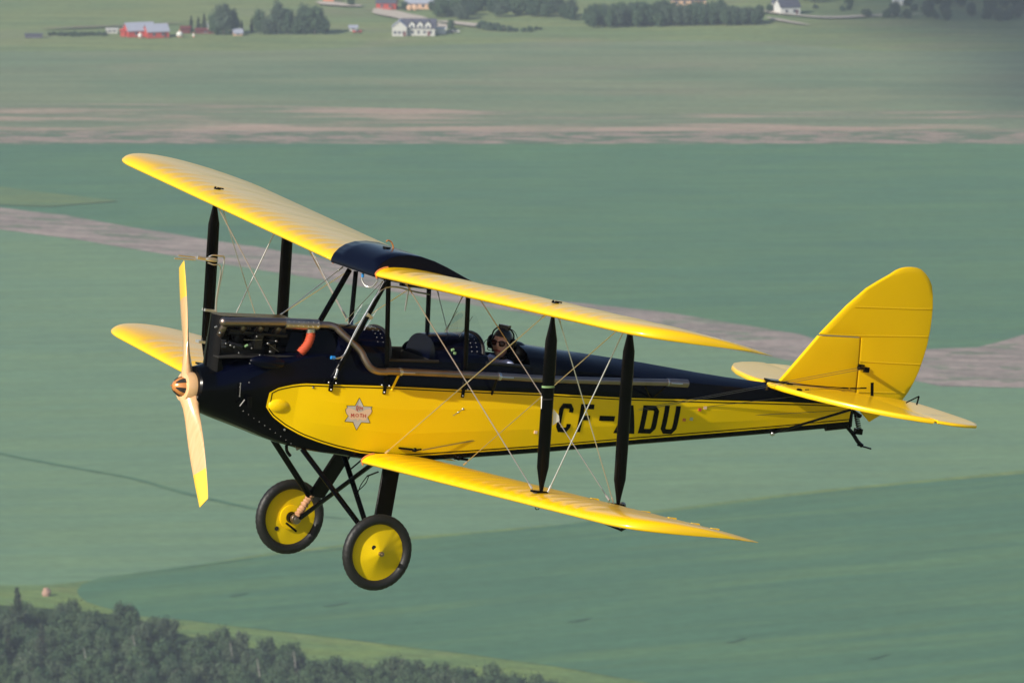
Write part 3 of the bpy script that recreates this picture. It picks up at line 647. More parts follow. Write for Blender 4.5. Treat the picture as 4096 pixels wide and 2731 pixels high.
# tape and cover plate on the port front strut
q0, q1 = up_pt(XFS, -YS), lo_pt(XFS, -YS); d_ = (q1-q0).normalized()
pst = [o for o in plane.children if o.name.startswith('interplane_strut')][0]
c = q0.lerp(q1, .40)
vs, fs = tube([c-d_*.008, c+d_*.008], .0575, 14, flat=.46); MB().add(vs, fs).build('green_tape', M['green'], pst)
c = q0.lerp(q1, .47); vs, fs = tube([c-d_*.004, c+d_*.004], .0575, 14, flat=.46); MB().add(vs, fs).build('strut_band', M['dark'], pst)
pts = [un(5, 305, 765, y=-2.92), un(5, 335, 800, y=-2.92), (un(5, 338, 830, y=-2.92)), un(5, 300, 855, y=-2.92)]
vs = [tuple(p+Vector((0, -.003, 0))) for p in pts]+[tuple(p+Vector((0, .003, 0))) for p in pts]
MB().add(vs, [(0, 1, 2, 3), (7, 6, 5, 4), (0, 4, 5, 1), (1, 5, 6, 2), (2, 6, 7, 3), (3, 7, 4, 0)]).build('airspeed_plate', M['white'], pst)
MB().add(*tube([un(5, 238, 690, y=-2.92), un(5, 236, 840, y=-2.92)], .006, 6)).build('pressure_pipe', M['white'], pst)
# cabane struts
def bar(p0, p1, chord, thick, name, m_, parent):
    return MB().add(*tube([p0, p1], chord/2, 12, flat=thick/chord)).build(name, m_, parent)
cab = [((1, 2040, 250), -.375, (1, 2022, 1080), -.33), ((2, 1010, 500), -.375, (2, 982, 1200), -.33), ((7, 1605, 838), .375, (7, 1568, 1215), .31), ((2, 675, 440), .375, (2, 658, 870), .31)]
for A_, ya2, B_, yb3 in cab: bar(un(*A_, y=ya2), un(*B_, y=yb3), .044, .026, 'cabane_strut', M['strut'], plane)
for A_, ya2, B_, yb3 in [((1, 2020, 265), -.375, (1, 1605, 1030), -.31), ((7, 1565, 830), .375, (7, 1375, 1160), .25)]:
    o = bar(un(*A_, y=ya2), un(*B_, y=yb3), .050, .034, 'cabane_strut', M['strut'], plane)
for (r_, a, b_), (r2, a2_, b2) in [((1, 1605, 1020), (1, 1585, 1090)), ((1, 1585, 1090), (1, 1545, 1160)), ((1, 2022, 1080), (1, 2010, 1110)), ((2, 980, 1200), (2, 965, 1290))]:
    p, q = un(r_, a, b_, y=-.325), un(r2, a2_, b2, y=-.345); MB().add(*tube([p, q], .009, 8)).add(*sphere(tuple(q), .016, 8, 6)).build('cabane_fitting', M['steel'] if b_ < 1080 and r_ == 1 and a < 1700 else M['strut'], plane)
for r_, a, b_ in ((2, 295, 1285), (2, 965, 1315), (1, 1550, 1155)):
    p = un(r_, a, b_, y=-.34); fit = MB().add(*box(p.x-.014, p.x+.014, p.y-.012, p.y+.012, p.z-.05, p.z+.03)).add(*box(p.x-.04, p.x+.04, p.y-.010, p.y+.010, p.z+.015, p.z+.03), 0)
    for dx, dz in ((-.035, .022), (.035, .022), (0, -.035)): fit.add(*sphere((p.x+dx, p.y-.013, p.z+dz), .0075, 6, 5), 1)
    fit.build('strut_bracket', [M['strut'], M['steel']], plane)
# fuel pipe down the diagonal strut
fp = bez([un(1, 1560, 918, y=-.35), un(1, 1600, 925, y=-.36), un(1, 1650, 905, y=-.36), un(1, 1690, 840, y=-.36), un(1, 1760, 690, y=-.37), un(1, 1860, 520, y=-.38), un(1, 1930, 400, y=-.38), un(1, 1990, 335, y=-.38), un(1, 2060, 315, y=-.38), un(2, 440, 432, y=-.36), un(2, 560, 465, y=-.30), un(2, 680, 485, y=-.25)], 6)
fpo = MB().add(*tube(fp, .0070, 8, ref=(0, 1, 0))).build('fuel_pipe', M['steel'], plane)
MB().add(*tube([un(1, 1548, 918, y=-.35), un(1, 1580, 922, y=-.35)], .015, 8)).build('pipe_union', M['blue'], fpo)
MB().add(*tube([un(2, 140, 655, y=-.37), un(2, 182, 690, y=-.34)], .02, 8, flat=.6)).build('pipe_clip', M['white'], fpo)

# ---------------------------------------------------------------- bracing wires
def wire(p0, p1, r_=.0055, m_='wire', name='bracing_wire', fl=.5, er=None):
    p0, p1 = Vector(p0), Vector(p1); L = (p1-p0).length; d = (p1-p0)/L
    mb = MB().add(*tube([p0, p1], r_, 6, flat=fl))
    for a, s_ in ((p0, 1), (p1, -1)): mb.add(*tube([a, a+d*s_*.06], min(.009, r_*1.6), 8))
    return mb.build(name, M[m_], plane)
UF = lambda s_: Vector((XU+XFS+.06, s_*.40, ZU-.02)); UR = lambda s_: Vector((XU+XFS+SPC+.02, s_*.40, ZU-.045))
LF = lambda s_: lo_pt(XFS-.02, s_*.42)+Vector((0, 0, .01)); LR = lambda s_: lo_pt(XFS+SPC, s_*.43)+Vector((0, 0, .02))
for s_ in (-1, 1):
    FT, RT = up_pt(XFS-.03, s_*(YS-.06)), up_pt(XFS+SPC-.03, s_*(YS-.06)); FB, RB = lo_pt(XFS-.05, s_*(YS-.06))+Vector((0, 0, .02)), lo_pt(XFS+SPC-.05, s_*(YS-.06))+Vector((0, 0, .02))
    wire(UF(s_), FB, .0065); wire(UR(s_), RB)
    wire(LF(s_), FT, .0065, 'wire'); wire(LR(s_), RT)
    a, b_ = up_pt(XFS+.05, s_*YS), lo_pt(XFS+SPC-.04, s_*YS); wire(a, b_, .0045)
    a, b_ = up_pt(XFS+SPC-.04, s_*YS), lo_pt(XFS+.06, s_*YS); wire(a, b_, .0055)
wire(un(2, 745, 445, y=.37), un(2, 845, 845, y=.1), .004); wire(un(2, 965, 495, y=-.3), un(2, 810, 830, y=.2), .004)
wire(un(1, 1650, 145, y=.37), un(1, 1095, 570, y=.1), .004, 'wire'); wire(un(7, 1770, 905, y=-.37), un(7, 1540, 1150, y=.3), .004)
wire(un(7, 1330, 720, y=.6), un(7, 1545, 1130, y=.32), .005)
# control cables along the rear fuselage
def cable(p0, p1): return MB().add(*tube([p0, p1], .0020, 5)).build('control_cable', M['cable'], plane)
cable(un(3, 2330, 850, y=-.36), un(6, 940, 905, y=-.16)); cable(un(3, 2330, 856, y=-.36), un(6, 945, 920, y=-.16))
cable(un(5, 1180, 750, y=-.2), un(6, 980, 1048, y=-.1)); cable(un(5, 1085, 818, y=-.2), un(6, 880, 1200, y=-.05))
for (a, b_, m_) in ((1135, 765, 'red'), (1168, 755, 'peach'), (1042, 822, 'rust'), (1085, 818, 'steel'), (195, 892, 'peach')):
    p = un(5, a, b_, y=-.2 if a > 500 else -.31); MB().add(*box(p.x-.014, p.x+.014, -yside(p.x, p.z)-.012, -yside(p.x, p.z)+.004, p.z-.012, p.z+.012)).build('cable_fairlead', M[m_], fus, smooth=False)
p = un(3, 2260, 850, y=-.34)
MB().add(*box(p.x-.15, p.x-.02, p.y-.012, p.y+.002, p.z-.008, p.z+.008)).add(*tube([(p.x-.02, p.y-.01, p.z-.01), (p.x+.06, p.y-.01, p.z+.01)], .008, 8)).add(*sphere((p.x, p.y-.015, p.z), .018, 8, 6)).build('slot_fitting', [M['strut']], fus)
p, q = un(2, 965, 1465, y=-.35), un(2, 880, 1522, y=-.35); MB().add(*tube([p, q], .005, 6)).add(*sphere(tuple(p), .011, 8, 6)).add(*sphere(tuple(p.lerp(q, .5)), .009, 8, 6)).build('turnbuckle', M['steel'], fus)
p = un(8, 545, 1040, y=-.30); MB().add(*sphere(tuple(p), .025, 8, 6)).add(*tube([p, p+Vector((.0, 0, .05))], .012, 8)).add(*tube([p-Vector((.04, 0, .01)), p+Vector((.09, 0, -.01))], .011, 8)).build('wing_root_fitting', M['strut'], fus)

# ---------------------------------------------------------------- pitot head on the starboard front strut
a, b_ = up_pt(XFS, YS), lo_pt(XFS, YS)
pc = un(7, 705, 765, y=YS-.05); pt = MB()
sst = [o for o in plane.children if o.name.startswith('interplane_strut')][2]
pt.add(*tube(bez([pc+Vector((-.05, -.02, .02)), pc+Vector((-.02, -.03, .04)), pc+Vector((.06, -.03, .04)), pc+Vector((.10, -.02, .03)), pc+Vector((.105, -.02, -.1)), un(7, 735, 1000, y=YS-.05), un(7, 728, 1090, y=YS-.05)], 4), .0065, 8, ref=(0, 1, 0)))
pt.add(*tube(bez([pc+Vector((-.05, -.02, -.03)), pc+Vector((.0, -.04, -.04)), pc+Vector((.07, -.02, -.04)), pc+Vector((.09, -.02, -.12)), un(7, 730, 1000, y=YS-.05), un(7, 724, 1085, y=YS-.05)], 4), .0055, 8, ref=(0, 1, 0)))
pt.add(*sphere(tuple(pc+Vector((-.02, -.02, 0))), (.07, .03, .022), 12, 8))
pt.add(*tube([pc+Vector((-.05, -.02, .0)), pc+Vector((-.16, -.02, .004))], .014, 8))
pt.add(*tube([un(7, 600, 752, y=YS-.05), un(7, 490, 740, y=YS-.05)], .0065, 8)).add(*tube([un(7, 600, 766, y=YS-.05), un(7, 466, 758, y=YS-.05)], .0065, 8))
pt.build('pitot_head', M['wire'], sst)
for a_, b2 in ((690, 1083), (650, 1282)):
    c = un(7, a_, b2, y=YS); MB().add(*box(c.x-.065, c.x+.05, c.y-.035, c.y+.03, c.z-.010, c.z+.012)).build('strut_clip', M['wire'], sst)

# ---------------------------------------------------------------- windscreens
def screen(x0, z0, w0, h_, lean, side):
    o_ = MB(); fr = MB(); n_ = 9; vs = []
    # centre pane: rounded top, leaning aft; two side panes swept back
    for s2, (ya3, yb4, xa, xb) in enumerate(((-.13, .13, 0, 0), (-.13, -.235, 0, side), (.13, .235, 0, side))):
        base = len(vs); rows = 6; vs2 = []
        for j in range(rows+1):
            t = j/rows
            for i in range(5):
                u = i/4; k = 1-(.32*(t**3))*(abs(u-.5)*2 if s2 == 0 else u)**2
                if s2: k *= 1-.45*t*u
                zz = z0-(0 if s2 == 0 else .05*u*u+.03*u)+h_*t*k; yy = (ya3+(yb4-ya3)*u)
                vs2.append((x0+xa+(xb-xa)*u+lean*t*k, yy, zz))
        th = .003
        o_.add(vs2, [(j*5+i, j*5+i+1, (j+1)*5+i+1, (j+1)*5+i) for j in range(rows) for i in range(4)])
    o = o_.build('windscreen', M['glass'], fus, angle=30, recalc=False)
    for yy in (-.13, .13): fr.add(*tube([(x0, yy, z0-.01), (x0+lean*.9, yy, z0+h_*.86)], .0025, 6))
    fr.build('screen_frame', M['stud'], fus)
screen(1.46, .655, .26, .20, .10, .13); screen(2.37, .695, .26, .20, .10, .14)
# small details on the rear scuttle
MB().add(*tube([un(2, 868, 962, y=-.25), un(2, 888, 958, y=-.25)], .012, 8)).add(*box(*[v for v in (2.26, 2.28, -.275, -.262, .53, .57)])).build('map_clip', M['green'], fus)

# ---------------------------------------------------------------- undercarriage
XW, ZW, TW, RW = 1.575, -1.085, .766, .319
def wheel(s_):
    y0 = s_*TW; R1 = RW; rt = .043
    # tyre: a torus with slanted tread ribs in its relief
    vs = []; fs = []; NU, NV = 144, 16
    for i in range(NU):
        a = 2*math.pi*i/NU
        for j in range(NV):
            q = 2*math.pi*j/NV; lat = math.sin(q)
            r_t = rt; tread = .0024*(1 if math.sin(a*40+lat*3.6) > .35 else 0) if math.cos(q) > .15 else 0
            rr = (R1-rt)+(r_t-tread)*math.cos(q); vs.append((XW+rr*math.cos(a), y0+(r_t-tread)*1.0*lat, ZW+rr*math.sin(a)))
    for i in range(NU):
        for j in range(NV): fs.append((i*NV+j, i*NV+(j+1) % NV, ((i+1) % NU)*NV+(j+1) % NV, ((i+1) % NU)*NV+j))
    wh = MB().add(vs, fs).build('wheel', M['rubber'], plane, angle=50); R2 = R1-2*rt+.012
    # outer cover: a creased fabric cone; inner cover: a flatter disc
    def cover(side, cone, rin):
        vs = []; n1, n2 = 60, 10
        for j in range(n2+1):
            r_ = rin+(R2-rin)*j/n2
            for i in range(n1):
                a = 2*math.pi*i/n1; d = side*(.004+cone*(1-r_/R2)**1.5) + side*(.0007*math.sin(a*7+1)*math.sin(math.pi*r_/R2)+(.005*math.exp(-((r_/R2-.88)/.1)**2)*max(0, math.sin(a*19))*max(0, math.cos(a-.5))))
                vs.append((XW+r_*math.cos(a), y0+d, ZW+r_*math.sin(a)))
        fs = [(j*n1+i, j*n1+(i+1) % n1, (j+1)*n1+(i+1) % n1, (j+1)*n1+i) for j in range(n2) for i in range(n1)]
        return vs, fs
    MB().add(*cover(s_, .062, .012)).build('wheel_cover', M['wheel_yellow'], wh, recalc=False)
    MB().add(*cover(-s_, .014, .03)).build('wheel_cover', M['wheel_yellow'], wh, recalc=False)
    hb = MB().add(*revolve([(0, .020), (.03, .020), (.032, .012), (.05, .010)], (XW, y0+s_*.058, ZW), (0, s_, 0), 14)); hb.build('hub_cap', M['exhaust'], wh)
    hp_ = MB().add(*revolve([(0, .105), (.010, .105), (.012, .095)], (XW, y0-s_*.016, ZW), (0, -s_, 0), 40)); hp_.build('brake_plate', M['yellow_metal'], wh)
    MB().add(*revolve([(-.01, .05), (.03, .045), (.035, .030), (.09, .026)], (XW+.0, y0-s_*.04, ZW), (0, -s_, 0), 16)).build('hub', M['strut'], wh)
    # valve hole
    ang = RAD(145) if s_ < 0 else RAD(225); rr = .075 if s_ < 0 else .155; sd_ = -1
    depth = (.004+.062*(1-rr/R2)**1.5) if s_ < 0 else (.004+.014*(1-rr/R2)**1.5)
    MB().add(*revolve([(0, .019), (.002, .019)], (XW+rr*math.cos(ang), y0-depth-.0015, ZW+rr*math.sin(ang)), (0, -1, 0), 14)).build('valve_hole', M['dark'], wh)
    return wh
wheel(-1); wheel(1)
gear = []
for s_ in (-1, 1):
    hubp = Vector((XW, s_*(TW-.10), ZW)); 
    top = un(4, 1440, 385, y=-.40) if s_ < 0 else Vector((un(4, 1440, 385, y=-.40).x, .40, un(4, 1440, 385, y=-.40).z))
    ghalf = hubp.lerp(top, .36)
    # faired upper leg, a broad flat blade
    d = (top-ghalf).normalized(); ft = MB(); A0, A1 = ghalf, top
    a_ax, b_ax = frame(d, (1, 0, 0)); prof = [(-.03, 0), (-.022, .014), (0, .02), (.04, .018), (.13, .004), (.13, -.004), (.04, -.018), (0, -.02), (-.022, -.014)]
    vs = [p+a_ax*u+b_ax*v for p in (A0, A1) for u, v in prof]; n_ = len(prof)
    ft.add(vs, [(k, (k+1) % n_, (k+1) % n_+n_, k+n_) for k in range(n_)]+[tuple(range(n_))[::-1], tuple(range(n_, 2*n_))])
    leg = ft.build('landing_leg', M['strut'], plane, angle=40)
    gp = [ghalf.lerp(hubp, t) for t in np.linspace(0, .85, 19)]
    MB().add(*tube(gp, [.030+.006*math.sin(i*2.3)+.002*math.sin(i*5) for i in range(19)], 14)).build('leather_gaiter', M['tan'], leg)
    MB().add(*sphere(tuple(hubp), (.045, .04, .045), 12, 8)).add(*revolve([(-.03, .040), (.02, .040)], hubp, (0, 1, 0), 14)).build('axle_end', M['exhaust'], leg)
    q = un(4, 690, 210, y=-.27); bar(Vector((q.x, s_*.27, q.z)), Vector((ghalf.x-.01, s_*(abs(ghalf.y)-.0), ghalf.z-.02)) if s_ > 0 else Vector((XW-.03, s_*(TW-.12), ZW+.10)), .052, .030, 'radius_rod', M['strut'], plane)
    q = un(4, 1335, 352, y=-.25); bar(Vector((q.x-.02, -s_*.25, q.z)), hubp+Vector((.03, 0, 0)), .050, .034, 'axle_strut', M['strut'], plane)
# brake arm on the starboard wheel, brake cable, small brace
MB().add(*tube([un(4, 548, 875, y=.66), un(4, 640, 950, y=.64)], .010, 8)).build('brake_arm', M['strut'], plane)
bar(un(4, 1130, 390, y=-.2), un(4, 1225, 310, y=-.3), .014, .014, 'brace_rod', M['strut'], plane)
bar(un(4, 1275, 455, y=-.2), un(4, 1372, 418, y=-.4), .014, .014, 'brace_rod', M['strut'], plane)
MB().add(*tube(bez([un(4, 1290, 450, y=-.2), un(4, 1260, 520, y=-.25), un(4, 1200, 580, y=-.3), un(4, 1160, 600, y=-.3)], 6), .004, 6)).add(*tube(bez([un(4, 1270, 460, y=-.2), un(4, 1215, 540, y=-.25), un(4, 1180, 640, y=-.3)], 6), .004, 6)).build('brake_cable', M['strut'], plane)
MB().add(*tube(bez([un(4, 550, 180, y=-.2), un(4, 555, 230, y=-.2), un(4, 585, 275, y=-.2)], 5), .014, 8)).build('breather_pipe', M['strut'], plane)
MB().add(*sphere(tuple(un(4, 655, 190, y=-.25)), .022, 8, 6)).add(*tube([un(4, 640, 215, y=-.25), un(4, 690, 195, y=-.25)], .012, 8)).build('leg_fitting', M['exhaust'], plane)

# ---------------------------------------------------------------- tail
def slab(outline, thick, name, m_, parent, plane_='y', c=0, holes=None, edge=.35):
    """outline (a,b) in the plane; puffed symmetric plate: full thickness inside, thin at the rim"""
    P = outline; n_ = len(P); cx_ = sum(p[0] for p in P)/n_; cz_ = sum(p[1] for p in P)/n_; vs = []; fs = []
    lay = [(1.0, .25), (.992, .62), (.975, .86), (.90, .97), (.45, 1.0)]
    def put(a, b_, h):
        return (a, c+h, b_) if plane_ == 'y' else (a, b_, c+h)
    for sg in (1, -1):
        for k, h in lay: vs += [put(cx_+(a-cx_)*k, cz_+(b_-cz_)*k, sg*h*thick/2) for a, b_ in P]
        vs.append(put(cx_, cz_, sg*thick/2))
    half = len(lay)*n_+1
    for q in (0, 1):
        o = q*half
        for l in range(len(lay)-1):
            for i in range(n_): fs.append((o+l*n_+i, o+l*n_+(i+1) % n_, o+(l+1)*n_+(i+1) % n_, o+(l+1)*n_+i))
        for i in range(n_): fs.append((o+(len(lay)-1)*n_+i, o+(len(lay)-1)*n_+(i+1) % n_, o+half-1))
    for i in range(n_): fs.append((i, (i+1) % n_, half+(i+1) % n_, half+i))
    return MB().add(vs, fs).build(name, m_, parent, angle=30)
def T(a, b_, y=0): p = un(6, a, b_, y=y); return (p.x, p.z)
FINM = mat('golden_tail_cloth', (.74, .455, .0), .34, spec=.25, bump=.05, bscale=5, var=.05, vscale=2.5)
fin = slab([T(372, 1000), T(430, 935), T(540, 808), T(648, 682), T(800, 688), T(934, 697), T(930, 780), T(921, 900), T(909, 1000), T(902, 1072), T(700, 1045), T(500, 1015)], .05, 'fin', FINM, plane)
rud = slab([T(655, 672), T(745, 578), T(845, 474), T(985, 352), T(1070, 300), T(1150, 255), T(1190, 228), T(1225, 213), T(1260, 206), T(1300, 205), T(1335, 209), T(1365, 220), T(1395, 248), T(1420, 285), T(1438, 330), T(1445, 400), T(1445, 480), T(1438, 560), T(1425, 650), T(1405, 750), T(1375, 850), T(1345, 935), T(1310, 1010), T(1270, 1080), T(1225, 1140), T(1150, 1195), T(1003, 1283), T(950, 1222), T(905, 1160), T(908, 1075), T(925, 880), T(940, 700), T(938, 692), T(800, 683)], .045, 'rudder', FINM, plane)
# rib tapes with their lacing bumps
for pts in ([(905, 483), (1100, 490), (1300, 497), (1435, 498)], [(660, 672), (950, 684), (1200, 688), (1410, 690)], [(938, 862), (1150, 875), (1360, 884)], [(930, 1075), (1100, 1080), (1255, 1082)]):
    P = [un(6, a, b_, y=-.024) for a, b_ in pts]; tp_ = MB().add(*tube([P[0], *P[1:]], .007, 8, flat=.25))
    L = (P[-1]-P[0]); k = int(L.length/.045)
    for i in range(1, k): c = P[0]+L*(i/k); tp_.add(*sphere((c.x, c.y-.001, c.z), .0032, 6, 4))
    tp_.build('rib_tape', FINM, rud)
P = [un(6, a, b_, y=-.02) for a, b_ in ((1320, 240), (1145, 470))]; MB().add(*tube(P, .006, 8, flat=.3)).build('rib_tape', FINM, rud)
P = [un(6, a, b_, y=-.022) for a, b_ in ((520, 865), (720, 868), (915, 872))]; MB().add(*tube(P, .006, 8, flat=.3)).build('rib_tape', FINM, fin)
h0 = un(6, 935, 905, y=-.03); h1 = un(6, 990, 915, y=-.16)
MB().add(*tube([h0, h1], [.022, .012], 8)).add(*box(h1.x-.03, h1.x+.02, h1.y-.01, h1.y+.01, h1.z-.03, h1.z+.015)).add(*box(h0.x-.01, h0.x+.04, h0.y-.02, h0.y+.01, h0.z-.0, h0.z+.03)).build('rudder_horn', M['strut'], rud)
# tailplane halves and elevators (plan view outlines)
ZT = .576
def tz(y): return ZT
TPW = .965
half_tp = [(5.50, .03), (5.47, .12), (5.49, .30), (5.56, .60), (5.68, .88), (5.84, 1.12), (6.02, 1.29), (6.22, 1.41), (6.34, 1.44), (6.36, 1.30), (6.37, .8), (6.38, .3), (6.38, .03)]
half_el = [(6.395, .05), (6.395, .6), (6.39, 1.2), (6.375, 1.445), (6.48, 1.50), (6.62, 1.515), (6.76, 1.46), (6.85, 1.32), (6.885, 1.1), (6.89, .8), (6.89, .5), (6.87, .30), (6.78, .17), (6.62, .08)]
for s_ in (-1, 1):
    tpn = slab([(a, s_*b_) for a, b_ in [(a, b_*TPW) for a, b_ in half_tp]], .050, 'tailplane', M['yellow'], plane, 'z', ZT)
    el = slab([(a, s_*b_) for a, b_ in [(a, b_*TPW) for a, b_ in half_el]], .034, 'elevator', M['yellow'], tpn, 'z', ZT)
    hn = MB()
    MB().add(*tube([(6.50, s_*.16, ZT-.02), (6.47, s_*.16, ZT+.13)], .016, 8, flat=.4)).build('elevator_horn', M['strut'], el)
    bar(Vector((5.66, s_*.09, .178)) if s_ > 0 else un(6, 330, 1362, y=-.09), un(6, 880, 1198, y=-.55) if s_ < 0 else Vector((un(6, 880, 1198, y=-.55).x, .55, un(6, 880, 1198, y=-.55).z)), .028, .020, 'tailplane_strut', M['strut'], plane)
p = un(6, 330, 1365, y=-.09); MB().add(*sphere(tuple(p), .022, 8, 6)).build('strut_end', M['steel'], plane)
q0, q1, q2 = un(6, 1262, 1150, y=-1.1), un(6, 1352, 1105, y=-1.1), un(6, 1335, 1165, y=-1.1)
eln = [o for o in plane.children if o.name.startswith('tailplane')][0]
MB().add(*tube([q0, q1], .006, 6)).add(*tube([q1, q2], .008, 6)).build('elevator_mass_arm', M['strut'], [o for o in eln.children][0])
wire(un(6, 430, 1018, y=-.12), un(6, 860, 1050, y=-.15), .0045, 'strut', 'elevator_rod', 1); wire(un(6, 870, 1050, y=-.14), un(6, 985, 1048, y=-.14), .004, 'strut', 'elevator_rod', 1)
wire(un(6, 560, 1060, y=-.5), un(6, 850, 1050, y=-.12), .003, 'strut', 'elevator_cable')
MB().add(*box(5.52, 5.70, -.06, .06, .57, .615)).build('fin_root_fairing', M['strut'], plane)
p = un(6, 518, 1060, y=-.45); MB().add(*sphere(tuple(p), (.03, .02, .012), 8, 6)).build('bolt_cover', M['strut'], eln)
# stern post and tail skid with its spring
sp0, sp1 = un(6, 870, 1190, y=0), un(6, 860, 1315, y=0)
post = MB().add(*tube([sp0+Vector((.01, 0, .02)), sp1+Vector((.01, 0, 0))], .022, 8)).add(*tube([un(6, 700, 1330, y=0), un(6, 870, 1312, y=0)], .022, 8)).build('stern_post', M['strut'], plane)
sk = MB()
sk.add(*tube(bez([un(6, 840, 1305, y=0), un(6, 890, 1365, y=0), un(6, 925, 1420, y=0), un(6, 955, 1450, y=0)], 5), [.018]*15+[.020], 8, flat=.8)).add(*tube([un(6, 925, 1445, y=0), un(6, 975, 1458, y=0), un(6, 1015, 1470, y=0)], .013, 8, flat=.6, ref=(0, 1, 0)))
sk.add(*box(*(lambda p: (p.x-.03, p.x+.04, -.02, .02, p.z-.03, p.z+.02))(un(6, 925, 1345, y=0))))
skid = sk.build('tail_skid', M['strut'], plane)
s0, s1 = un(6, 915, 1240, y=0), un(6, 935, 1340, y=0); hp2 = [s0.lerp(s1, t)+Vector((.022*math.cos(t*2*math.pi*8), .022*math.sin(t*2*math.pi*8), 0)) for t in np.linspace(0, 1, 97)]
MB().add(*tube(hp2, .0045, 6, ref=(0, 0, 1))).build('skid_spring', M['strut'], skid)
MB().add(*tube([un(6, 885, 1205, y=0), un(6, 945, 1245, y=0)], .018, 8)).add(*tube([s0, un(6, 885, 1205, y=0)], .012, 8)).build('spring_anchor', M['strut'], skid)

# ---------------------------------------------------------------- the pilot
HC = un(10, 880, 870, y=0)                                          # head centre
pilot = empty('person'); pilot.matrix_world = PLANE_M @ Matrix.Translation(HC)
tag(pilot, 'person in dark flying helmet, headset and sunglasses seated in the rear cockpit', 'person')
yaw = math.atan2(-.62, -.78)                                        # faces ahead and towards the camera
fdir = Vector((math.cos(yaw), math.sin(yaw), .0)); rdir = Vector((0, 0, 1)).cross(fdir)*-1
def hl(r_, f_, u_): return rdir*r_ + fdir*f_ + Vector((0, 0, 1))*u_   # right, forward, up from the head centre
def skin_mesh(chains, name):
    """chains: list of lists of (pos, radius); first point of each may name a shared root index"""
    vs = []; es = []; rs = []; idx = {}
    def vid(p, r_):
        k = tuple(round(c_, 4) for c_ in p)
        if k not in idx: idx[k] = len(vs); vs.append(tuple(p)); rs.append(r_)
        return idx[k]
    for ch in chains:
        ids = [vid(p, r_) for p, r_ in ch]; es += list(zip(ids[:-1], ids[1:]))
    me = bpy.data.meshes.new(name); me.from_pydata(vs, es, []); o = bpy.data.objects.new(name, me); COL.objects.link(o)
    mo = o.modifiers.new('skin', 'SKIN'); mo.use_smooth_shade = True
    for i, r_ in enumerate(rs): me.skin_vertices[0].data[i].radius = (r_, r_)
    me.skin_vertices[0].data[0].use_root = True
    sb = o.modifiers.new('sub', 'SUBSURF'); sb.levels = 1; sb.render_levels = 1
    dg = bpy.context.evaluated_depsgraph_get(); dg.update(); ev = o.evaluated_get(dg); m2 = ev.to_mesh()
    V_ = [tuple(v.co) for v in m2.vertices]; F_ = [tuple(p.vertices) for p in m2.polygons]; ev.to_mesh_clear()
    bpy.data.objects.remove(o); bpy.data.meshes.remove(me)
    return V_, F_
Zv = Vector((0, 0, 1)); X_ = Vector((1, 0, 0)); Y_ = Vector((0, 1, 0))
pel = (X_*.10-Zv*.74); chest = (X_*.05-Zv*.40); neck = (X_*.02-Zv*.20); nk2 = -Zv*.09
chains = [[(pel, .14), (X_*.08-Zv*.57, .14), (chest, .15), (X_*.03-Zv*.27, .10), (neck, .062), (nk2, .058)]]
shirt_ch = [[(pel, .15), (X_*.08-Zv*.57, .155), (chest, .165), (X_*.03-Zv*.215, .12), (X_*.02-Zv*.145, .085)]]
for s_ in (-1, 1):
    sh = X_*.03+Y_*s_*.165-Zv*.165; el_ = X_*(-.08)+Y_*s_*.20-Zv*.55; wr = X_*(-.32)+Y_*s_*.10-Zv*.58
    chains.append([(X_*.03-Zv*.27, .10), (sh-Zv*.03, .052), (el_, .042), (wr, .027), (wr-X_*.05-Zv*.01, .030), (wr-X_*.09-Zv*.015, .026)])
    shirt_ch.append([(X_*.03-Zv*.215, .12), (sh, .068), (el_, .055), (wr+X_*.03, .040)])
    pal = wr-X_*.09-Zv*.015
    for k in range(4):
        b0 = pal+Y_*(k-1.5)*.017; ln_ = [.055, .065, .062, .048][k]; chains.append([(pal, .026), (b0-X_*.015, .0095), (b0-X_*(.015+ln_*.5)-Zv*.004, .0085), (b0-X_*(.015+ln_*.75)-Zv*.03, .0075)])
    chains.append([(wr-X_*.05-Zv*.01, .030), (wr-X_*.07-Y_*s_*.035-Zv*.01, .011), (wr-X_*.11-Y_*s_*.04-Zv*.03, .009)])
    kn = X_*(-.32)+Y_*s_*.13-Zv*.66; chains.append([(pel, .14), (X_*.02+Y_*s_*.09-Zv*.76, .085), (kn, .058), (X_*(-.50)+Y_*s_*.12-Zv*.86, .038), (X_*(-.60)+Y_*s_*.12-Zv*.86, .03)])
V_, F_ = skin_mesh(chains, 'body_skin')
body = MB().add(V_, F_)
# head: a deformed sphere with brow, nose, mouth, chin and ears
hv = []; NUh, NVh = 40, 32
def headpt(th, ph):
    cx2, cy2, cz2 = math.cos(ph)*math.sin(th), math.cos(ph)*math.cos(th), math.sin(ph)   # right, forward, up
    x, y, z = cx2*.075, cy2*.092, cz2*.118
    if z < 0: k = 1-.38*(-z/.118)**1.5; x *= k; y = y*(1-.18*(-z/.118)) + (.016*(-z/.118) if y > 0 else 0)
    if y > 0:
        y += .024*math.exp(-(x/.012)**2)*math.exp(-((z+.010)/.018)**2) + .012*math.exp(-(x/.009)**2)*math.exp(-((z-.012)/.022)**2)
        y += .006*math.exp(-((z-.034)/.010)**2)*math.exp(-(x/.04)**2) - .009*math.exp(-((abs(x)-.030)/.014)**2)*math.exp(-((z-.018)/.012)**2)
        y += .005*math.exp(-(x/.020)**2)*math.exp(-((z+.047)/.006)**2) + .004*math.exp(-(x/.018)**2)*math.exp(-((z+.058)/.006)**2) + .010*math.exp(-(x/.020)**2)*math.exp(-((z+.090)/.014)**2)
        y -= .004*math.exp(-(x/.024)**2)*math.exp(-((z+.0525)/.003)**2)
    return x, y, z
hvs = []; lips = []
